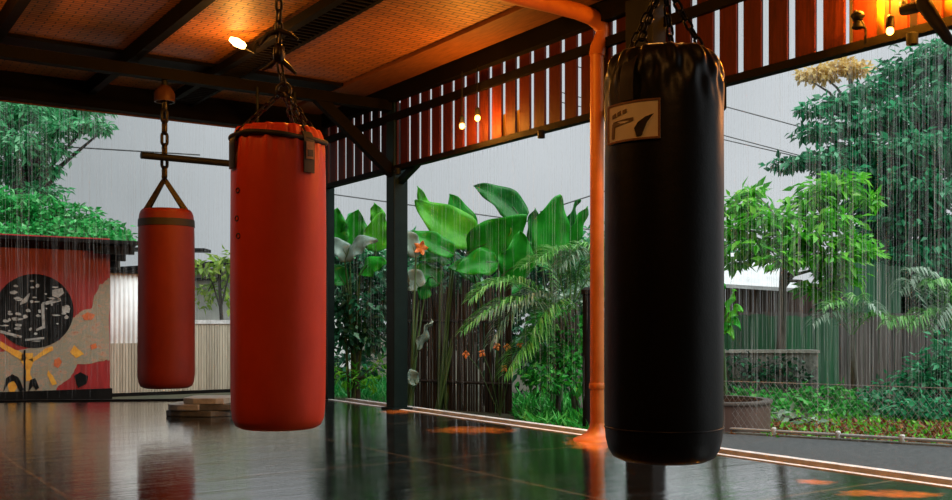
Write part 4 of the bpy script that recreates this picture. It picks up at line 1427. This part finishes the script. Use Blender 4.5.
# grass by the floor edge, one uncountable mass
def tufts(name, label, cat, poly_px, z, n, h, mat, w=.008, spread=.5):
    P_ = []
    xs = [p[0] for p in poly_px]; ys = [p[1] for p in poly_px]
    def inside(x, y):
        c = False
        for i in range(len(poly_px)):
            (x1, y1), (x2, y2) = poly_px[i], poly_px[i - 1]
            if (y1 > y) != (y2 > y) and x < (x2 - x1) * (y - y1) / (y2 - y1) + x1: c = not c
        return c
    while len(P_) < n:
        x, y = random.uniform(min(xs), max(xs)), random.uniform(min(ys), max(ys))
        if inside(x, y):
            P_.append(ground(x, y, z))
    P0 = np.array([list(p) for p in P_])
    D = rng.normal(size=(n, 3)) * spread; D[:, 2] = 1
    Nn = rng.normal(size=(n, 3)); Nn[:, 2] += .3
    Ln = h * (.5 + rng.random(n))
    V, T = leaf_arrays(P0, D, Nn, Ln, np.full(n, w) * (.6 + .8 * rng.random(n)), .2, .25)
    V[:, 2] = np.maximum(V[:, 2], GZ + .001)
    o = finish(mesh_np(name, V, T), name, mat)
    return tag(o, label, cat, None, 'stuff')


tufts('grass', 'long green grass between the bright red bag and teal post', 'grass', [(326, 399), (388, 405), (388, 386), (326, 388)], GZ, 900, .26, M['leaf_hedge'], .02)
tufts('grass', 'low tufts of grass under the bright shrub by the downpipe', 'grass', [(514, 421), (592, 433), (592, 396), (514, 396)], GZ, 1300, .14, M['leaf_mid'], .03, .9)

# ================================================================== RIGHT GARDEN
# mesh fence
mfv = (fb - fa); mfl = mfv.length; mfv.normalize(); mfp = Vector((-mfv.y, mfv.x, 0))
mf = thing('mesh_fence', 'low wire mesh fence with pale bottom rail along the asphalt path', 'fence', fa)
hgt = .46
mb = MB(); s_ = .055
nW = int(mfl / s_)
for i in range(nW):
    x = i * s_
    for sg in (1, -1):
        a = fa + mfv * x; b_ = a + mfv * (sg * hgt * .7); 
        a = Vector((a.x, a.y, GZ + .06)); b_ = Vector((b_.x, b_.y, GZ + .06 + hgt)) + mfp * .002 * sg
        mb.beam(a, b_, .0022, .0022)
mb.build('mesh', M['wire'], mf)
mb = MB(); mb.tube([fa + Vector((0, 0, .075)), fb + Vector((0, 0, .075))], .014, 8); mb.build('bottom_rail', M['wire'], mf, smooth=60)
mb = MB(); mb.tube([fa + Vector((0, 0, .06 + hgt)), fb + Vector((0, 0, .06 + hgt))], .004, 6); mb.build('top_wire', M['wire'], mf, smooth=60)
mb = MB(); mb.box((0, -.045, 0), (mfl, .045, .045), Matrix.Translation(fa) @ Matrix.Rotation(math.atan2(mfv.y, mfv.x), 4, 'Z')); mb.build('footing', M['stone_wall'], mf)
k = .25
while k < mfl:
    q = fa + mfv * k
    mb = MB(); mb.lathe([(.02, .045), (.024, .05), (.024, .10), (.015, .11)], (q.x, q.y, GZ), 10); mb.build('clamp', M['white_metal'], mf, smooth=40)
    k += .55 + random.uniform(-.05, .05)

# curved brown planter
pl = ground_at(716, 9.9)
ptr = thing('planter', 'low round brown planter beside the black bag', 'planter', pl)
mb = MB(); mb.lathe([(.50, 0), (.52, .02), (.52, .30), (.46, .30), (.46, .22)], pl, 48, cap=False); mb.build('body', M['brown_timber'], ptr, smooth=40)
mb = MB(); mb.lathe([(.455, .29), (.54, .29), (.545, .305), (.54, .32), (.455, .32), (.455, .29)], pl, 48, cap=False); mb.build('rim', M['timber'], ptr, smooth=40)
mb = MB(); mb.lathe([(.01, .24), (.47, .24), (.47, .20), (.01, .20)], pl, 32); mb.build('earth', M['soil'], ptr)
tufts('leaf_litter', 'fallen rust brown leaves on the soil behind the mesh fence', 'leaves', [(690, 434), (1000, 452), (1000, 424), (780, 420), (690, 428)], GZ + .01, 4200, .05, M['litter'], .035, 2.5)
tufts('weeds', 'scattered low green weeds over the soil behind the mesh fence', 'plants', [(760, 440), (1000, 450), (1000, 405), (760, 402)], GZ, 1800, .07, M['leaf_bright'], .035, 1.2)

# ground cover : bright low plants
shrub('bright low ground cover plant below the ivy covered wall', [(752, 398, 26, 8, 12.4), (785, 398, 30, 10, 12.4), (770, 406, 30, 7, 11.8)], ground_at(775, 12.2), 'leaf_mid', dens=1.3, size=.095, aspect=.55, shell=.3, horiz=.7)
shrub('bright low ground cover plant in front of the grey board fence', [(820, 396, 28, 11, 12.2), (850, 398, 26, 12, 12.0), (840, 408, 34, 8, 11.5)], ground_at(835, 12), 'leaf_mid', dens=1.3, size=.095, aspect=.55, shell=.3, horiz=.7)
shrub('pale variegated low plant in the bed by the planter', [(790, 418, 24, 9, 10.6), (812, 424, 22, 6, 10.2), (770, 414, 14, 6, 10.8)], ground_at(792, 10.6), 'frond_pale', dens=.4, size=.10, aspect=.5, shell=.3, horiz=.5)
shrub('large dark green bush at the end of the garden bed', [(890, 398, 28, 20, 11.6), (925, 385, 30, 30, 11.4), (950, 370, 30, 40, 11.4), (980, 380, 40, 50, 11.4), (915, 410, 34, 14, 11.0), (950, 412, 30, 14, 10.8)], ground_at(930, 11.3), 'leaf_dark', dens=1.6, size=.09, aspect=.5, shell=.3, trunk_r=.05)

# ivy covered low stone wall
w0, w1 = ground_at(690, 14.0), ground_at(818, 14.0)
sw_ = thing('stone_wall', 'low rough stone wall with ivy in front of the fence', 'wall', w0)
wa = (w1 - w0); wl = wa.length
Mw = Matrix.Translation(w0) @ Matrix.Rotation(math.atan2(wa.y, wa.x), 4, 'Z')
zw = ZC + (HY - 350) / F * 14.0
mb = MB(); mb.box((0, 0, 0), (wl, .25, zw - GZ - .04), Mw); mb.build('body', M['stone_wall'], sw_)
mb = MB(); mb.box((0, -.03, zw - GZ - .04), (wl + .02, .28, zw - GZ), Mw); mb.build('coping', M['slab_pale'], sw_)
tv = thing('ivy', 'speckled ivy creeping over the low stone wall', 'ivy', ground_at(750, 13.85))
crown('foliage', [(735, 362, 16, 12, 13.88, .06), (755, 372, 22, 10, 13.88, .06), (785, 366, 26, 10, 13.88, .06), (800, 380, 16, 8, 13.85, .06), (735, 382, 18, 8, 13.85, .08), (768, 384, 18, 6, 13.85, .08)], M['leaf_shade'], tv, dens=.9, size=.07, aspect=.7, shell=.1)

# timber fence and green sheet fence
def board_fence(label, pxa, pxb, d0, d1, pyt0, pyt1, mat, bw=.11, gap=.012, name='fence', thick=.02, zb=GZ):
    a, b_ = ground_at(pxa, d0), ground_at(pxb, d1)
    t = thing(name, label, 'fence', a)
    za, zb_ = ZC + (HY - pyt0) / F * d0, ZC + (HY - pyt1) / F * d1
    v = b_ - a; L_ = v.length
    Mx = Matrix.Translation(a) @ Matrix.Rotation(math.atan2(v.y, v.x), 4, 'Z')
    mb = MB(); x = 0
    while x < L_:
        h_ = za + (zb_ - za) * x / L_ - GZ + random.uniform(-.015, .015)
        o_ = random.uniform(-.006, .006)
        mb.box((x, o_, 0), (x + bw, o_ + thick, h_), Mx); x += bw + gap
    mb.build('boards', M[mat], t)
    mb = MB()
    for q in (.3, .75):
        mb.box((0, .02, q * (min(za, zb_) - GZ)), (L_, .07, q * (min(za, zb_) - GZ) + .07), Mx)
    mb.build('rails', M[mat], t)
    return t


board_fence('grey weathered board fence in the middle of the right garden', 700, 930, 15.6, 15.6, 312, 314, 'timber')
board_fence('green corrugated sheet fence in front of the grey boards', 700, 838, 15.1, 15.1, 313, 318, 'green_sheet', .07, .0, thick=.035)
board_fence('tall green sheet screen under the dark tree', 846, 900, 16.6, 16.6, 262, 266, 'green_sheet', .07, .0, thick=.035)

# house with pale roof
gd = 22.0
g0 = at(770, 300, gd)
gh = thing('house', 'brown plank house with a white roof behind the lime tree', 'house', (g0.x, g0.y, GZ))
Mg = Matrix.Translation(Vector((g0.x, g0.y, 0))) @ Matrix.Rotation(-TH - .2, 4, 'Z')
sg_ = gd / F
def gz(py): return ZC + (HY - py) * sg_
mb = MB(); x = -2.6
while x < 1.9:
    mb.box((x, 0, GZ), (x + .14, .1, gz(284) - (x + 2.6) * .02), Mg); x += .15
mb.build('wall', M['brown_timber'], gh)
mb = MB()
mb.add([Mg @ Vector(p) for p in ((-3.2, -.5, gz(281)), (.55, -.5, gz(293)), (.2, 2.2, gz(250)), (-3.2, 2.2, gz(246)),
                                (-3.2, -.5, gz(281) + .08), (.55, -.5, gz(293) + .08), (.2, 2.2, gz(250) + .08), (-3.2, 2.2, gz(246) + .08))],
       [(0, 3, 2, 1), (4, 5, 6, 7), (0, 1, 5, 4), (1, 2, 6, 5), (2, 3, 7, 6), (3, 0, 4, 7)])
mb.build('roof', M['pale_roof'], gh)

# lime tree
cl = [(835, 186, 34, 12, 14), (868, 200, 16, 7, 13.8), (810, 200, 26, 9, 14), (740, 205, 26, 10, 14.2), (752, 192, 16, 6, 14.3), (775, 218, 30, 9, 13.8), (735, 228, 22, 9, 13.9), (830, 220, 34, 9, 13.8), (800, 238, 36, 9, 13.6), (752, 247, 30, 8, 13.8),
      (850, 240, 26, 7, 13.6), (828, 258, 34, 8, 13.6), (785, 258, 26, 7, 13.5), (868, 252, 14, 5, 13.5), (840, 276, 24, 9, 13.8), (735, 262, 16, 6, 14), (820, 290, 20, 8, 14)]
lt_ = ground_at(779, 14.55)
tree('tree', 'lime green layered young tree with a slim pale trunk', 'tree', cl, lt_, 'leaf_bright', 'bark', .075, at(785, 225, 14.0), None, dens=2.6, size=.17, aspect=.42, droop=.35, horiz=.7, shell=.0)
# big dark tree
cl = [(950, 55, 50, 20, 18), (905, 75, 34, 18, 18), (870, 92, 28, 12, 17.8), (838, 103, 24, 8, 17.6), (812, 110, 16, 5, 17.4), (940, 100, 40, 22, 17.6), (890, 115, 34, 16, 17.4), (850, 125, 32, 12, 17.4), (815, 132, 22, 8, 17.2),
      (860, 150, 36, 14, 17.2), (820, 158, 30, 8, 17), (788, 164, 20, 6, 17), (910, 150, 40, 22, 17), (950, 150, 36, 24, 17), (880, 180, 36, 18, 17), (930, 190, 40, 22, 16.8), (840, 172, 26, 8, 16.8), (900, 218, 40, 18, 17), (950, 230, 36, 24, 16.8), (870, 235, 26, 14, 17.2),
      (920, 255, 40, 16, 16.8), (985, 120, 50, 90, 18), (890, 270, 30, 12, 17), (985, 230, 40, 60, 17), (905, 200, 40, 30, 17.6), (940, 275, 40, 22, 17), (880, 250, 36, 18, 17.5), (900, 290, 36, 14, 17.2), (935, 120, 44, 40, 18.2), (870, 205, 30, 16, 17.4), (965, 300, 40, 24, 17.2)]
tree('tree', 'large dark green tree filling the garden beyond the amber slats', 'tree', cl, ground_at(925, 18), 'leaf_dark', 'dark_bark', .22, at(930, 150, 18), None, dens=2.6, size=.16, aspect=.5, droop=.45, horiz=.5, shell=.1)
cl = [(820, 73, 24, 8, 21), (845, 66, 20, 9, 21), (858, 70, 14, 6, 21), (803, 76, 8, 4, 21)]
tree('tree', 'pale yellow leaved tree top showing below the slatted wall', 'tree', cl, ground_at(880, 21.2), 'leaf_yellow', 'bark', .09, at(850, 72, 21.2), None, dens=2.2, size=.13, aspect=.6, shell=.1)
# pale feathery palm at the right edge
pr = ground_at(945, 12.6)
pm = thing('palm', 'palm with pale drooping fronds in front of the dark tree', 'palm', pr)
fr = [((940, 340), (915, 255), (898, 292), 'frond_pale'), ((942, 335), (935, 262), (905, 270), 'frond_pale'), ((945, 330), (950, 268), (925, 285), 'frond'), ((948, 330), (962, 272), (975, 300), 'frond'), ((944, 335), (930, 290), (905, 330), 'frond'),
      ((946, 335), (945, 285), (930, 330), 'frond_pale'), ((950, 335), (970, 290), (960, 335), 'frond'), ((940, 345), (905, 305), (885, 325), 'frond')]
for i, (a, b, c, mt) in enumerate(fr):
    d = 12.3 - .08 * (i % 3)
    frond((at(*a, 12.5), at(*b, d), at(*c, d - .3)), M[mt], pm, .30, 30, .032, .6)
mb = MB(); mb.tube([pr, pr.lerp(at(945, 335, 12.5), .5), at(945, 335, 12.5)], [.07, .055, .04], 9); mb.build('trunk', M['bark'], pm, smooth=60)
pr = ground_at(856, 13.4)
pm = thing('palm', 'small palm with fine fronds before the grey board fence', 'palm', pr)
for i, (a, b, c, mt) in enumerate([((850, 335), (845, 290), (820, 310), 'frond'), ((852, 335), (862, 290), (880, 312), 'frond_pale'), ((850, 335), (830, 300), (812, 325), 'frond_pale'), ((853, 335), (875, 300), (892, 325), 'frond'), ((852, 335), (852, 285), (860, 300), 'frond')]):
    frond((at(*a, 13.3), at(*b, 13.1), at(*c, 12.9)), M[mt], pm, .28, 26, .03, .5)
mb = MB(); mb.tube([pr, pr.lerp(at(851, 335, 13.3), .5), at(851, 335, 13.3)], [.06, .05, .035], 9); mb.build('trunk', M['bark'], pm, smooth=60)
# leaves beside the black bag
leafy('bright long leaved plant right beside the black bag', 716, 10.4, [
    ((722, 330), (728, 292), (736, 290), 18, 'big_leaf_lime', 0, (.5, .3, .8)), ((720, 330), (735, 300), (743, 312), 14, 'big_leaf_lime', -.1, (.4, .3, .9)),
    ((718, 335), (730, 308), (741, 330), 14, 'big_leaf', -.1, (.4, .3, .9)), ((716, 335), (728, 320), (734, 340), 12, 'big_leaf_lime', -.1, (.4, .3, .9)), ((712, 330), (718, 290), (724, 283), 14, 'big_leaf', 0, (.6, .3, .6))])

# far trees closing the horizon
far = [('deep green hazy tree far behind the lime tree', [(700, 245, 30, 30, 30), (740, 262, 30, 18, 30), (670, 260, 30, 30, 30)], 700, 30),
       ('deep green hazy tree far behind the palm', [(560, 262, 50, 26, 30), (600, 250, 40, 30, 31)], 590, 30),
       ('deep green hazy tree far behind the teal post', [(400, 262, 50, 30, 30), (345, 258, 40, 30, 30), (450, 268, 40, 24, 30)], 400, 30),
       ('deep green tree behind the tall green sheet screen', [(860, 280, 40, 25, 24), (910, 270, 50, 30, 24), (960, 260, 50, 40, 24), (830, 300, 30, 18, 24)], 890, 24)]
for lab, cl, px, d in far:
    tree('tree', lab, 'tree', cl, ground_at(px, d), 'leaf_far' if d > 25 else 'leaf_shade', trunk_r=.14, dens=1.6, size=.26, aspect=.5, shell=.2)
for lab, cl, px, d in (('deep green hedge closing the garden behind the broad leaved plants', [(335, 290, 24, 40, 15.2), (370, 300, 26, 44, 15.2), (405, 305, 26, 50, 15.2), (445, 305, 28, 50, 15.3), (485, 310, 28, 50, 15.3), (525, 315, 28, 50, 15.2), (560, 310, 28, 54, 15.2), (595, 310, 26, 56, 15.2), (350, 365, 26, 22, 15.2), (560, 370, 40, 22, 15.2)], 460, 15.2),
                       ('deep green hedge behind the grey board fence, below the dark tree', [(850, 310, 30, 30, 17.4), (890, 320, 30, 40, 17.4), (930, 330, 34, 50, 17.2), (975, 330, 34, 50, 17), (915, 290, 34, 26, 17.4), (955, 285, 34, 30, 17.3), (990, 290, 34, 40, 17)], 900, 17.3)):
    t = thing('hedge', lab, 'hedge', ground_at(px, d))
    branches(cl, ground_at(px, d), M['dark_bark'], t, .05, name='stem')
    crown('foliage', [c + (.35,) for c in cl], M['leaf_shade'], t, dens=1.8, size=.16, aspect=.5, shell=.3)
# power lines
def wire_(name, label, a, b, sag, r=.012):
    pts = []
    for i in range(17):
        t = i / 16; p = a.lerp(b, t); p.z -= sag * 4 * t * (1 - t); pts.append(p)
    mb = MB(); mb.tube(pts, r, 5)
    tag(mb.build(name, M['cable'], smooth=60), label, 'cable', 'overhead cables')


wire_('power_line', 'uppermost overhead cable right of the black bag', at(560, 62, 19), at(960, 170, 19), 0)
wire_('power_line', 'middle overhead cable right of the black bag', at(560, 92, 20), at(960, 198, 20), 0)
wire_('power_line', 'lowest overhead cable right of the black bag', at(560, 102, 21), at(960, 194, 21), 0)
wire_('power_line', 'thin overhead cable crossing behind the teal post', at(250, 183, 24), at(650, 238, 24), 0, .016)
wire_('power_line', 'thin overhead cable rising behind the palm leaves', at(540, 212, 24), at(640, 180, 24), 0, .016)
wire_('power_line', 'thin overhead cable behind the bar and dark red bag', at(-40, 140.5, 22), at(200, 155, 22), 0, .016)

# ================================================================== RAIN
def rain():
    n = 8000
    P0 = np.zeros((n, 3)); Ln = np.zeros(n)
    R0 = np.zeros(n)
    for i in range(n):
        u = random.random()
        if u < .07:      # drip line of the right eave
            P0[i] = (XE + .12 + random.random() * .12, random.uniform(2, YE + .3), 0)
        elif u < .14:   # drip line of the back eave
            P0[i] = (random.uniform(0, XE), YE + .20 + random.random() * .12, 0)
        elif u < .58:
            p = at(random.uniform(330, 980), 0, random.uniform(6.6, 14))
            while p.x < XE + .3: p = at(random.uniform(330, 980), 0, random.uniform(6.6, 16))
            P0[i] = (p.x, p.y, 0)
        else:
            p = at(random.uniform(-20, 500), 0, random.uniform(11, 17))
            while p.y < YE + .2 and p.x < XE + .3 or (YH - .1 < p.y < YH + 2.7 and p.x < hc.x): p = at(random.uniform(-20, 500), 0, random.uniform(11, 17))
            P0[i] = (p.x, p.y, 0)
        Ln[i] = random.uniform(.25, 1.3)
        P0[i, 2] = random.uniform(0.05, 4.2)
        R0[i] = random.uniform(.0008, .0020)
    V = []; T = []
    ang = np.array([0, 2 * PI / 3, 4 * PI / 3]) + .4
    rows = []
    for zf, rf in ((0, .25), (.12, 1), (.8, .8), (1, .1)):
        for a in ang:
            rows.append(np.stack([P0[:, 0] + R0 * rf * math.cos(a), P0[:, 1] + R0 * rf * math.sin(a), P0[:, 2] + Ln * zf], 1))
    V = np.stack(rows, 1).reshape(-1, 3)
    o = (np.arange(n) * 12)[:, None]
    for i in range(3):
        for k in range(3):
            l = (k + 1) % 3
            T.append(o + np.array([[i * 3 + k, i * 3 + l, i * 3 + 3 + l, i * 3 + 3 + k]]))
    T = np.concatenate(T, 0)
    ob = finish(mesh_np('rain', V, T), 'rain', M['rain'])
    tag(ob, 'thin strands of rain falling outside the open shelter', 'rain', None, 'stuff')


rain()

# ================================================================== LIGHT
w = bpy.data.worlds.new('world'); scene.world = w; w.use_nodes = True
N = w.node_tree.nodes; L = w.node_tree.links
bg = N['Background']
tc = N.new('ShaderNodeTexCoord')
nz = N.new('ShaderNodeTexNoise'); nz.inputs['Scale'].default_value = 2.2; nz.inputs['Detail'].default_value = 4
L.new(tc.outputs['Generated'], nz.inputs['Vector'])
rp = ramp(N, [(.22, (.36, .395, .41)), (.66, (.60, .64, .67))])
dt = N.new('ShaderNodeVectorMath'); dt.operation = 'DOT_PRODUCT'; L.new(tc.outputs['Generated'], dt.inputs[0]); dt.inputs[1].default_value = (RT.x, RT.y, .1)
ma = N.new('ShaderNodeMath'); ma.operation = 'MULTIPLY_ADD'; L.new(dt.outputs['Value'], ma.inputs[0]); ma.inputs[1].default_value = .55
L.new(nz.outputs['Fac'], ma.inputs[2])
L.new(ma.outputs[0], rp.inputs[0]); L.new(rp.outputs[0], bg.inputs['Color'])
bg.inputs['Strength'].default_value = 1.0

sun = bpy.data.lights.new('sun', 'SUN'); sun.energy = 4.6; sun.angle = math.radians(70); sun.color = (.95, 1, .98)
so_ = bpy.data.objects.new('sun', sun); COL.objects.link(so_)
so_.rotation_euler = Vector((-.35, .5, -1)).to_track_quat('-Z', 'Y').to_euler()

# unseen warm lights out of frame, some added as fill for ceiling and bags
point('lamp_and_fill_light', (3.1, 6.0, 3.42), 130, (1, .38, .035))  # added fill that warms the ceiling
point('lamp_and_fill_light', (-.2, 3.9, 3.0), 48, (1, .38, .07))
point('lamp_and_fill_light', (4.6, 2.5, 2.15), 30, (1, .34, .055), .16)
point('lamp_and_fill_light', (.9, .2, 3.2), 42, (1, .45, .12))  # added frontal fill for the bags and cream patch
point('lamp_and_fill_light', (3.3, 3.3, 3.25), 34, (1, .40, .08))  # added side fill for the bright red bag

point('lamp_and_fill_light', (.95, 8.2, 3.25), 55, (1, .40, .05))
vs = scene.view_settings
vs.view_transform = 'Standard'; vs.look = 'None'; vs.exposure = 0; vs.gamma = 1; vs.use_curve_mapping = False
cy = scene.cycles
cy.use_denoising = True
cy.max_bounces = 8; cy.diffuse_bounces = 3; cy.glossy_bounces = 3; cy.transparent_max_bounces = 24
cy.sample_clamp_indirect = 6
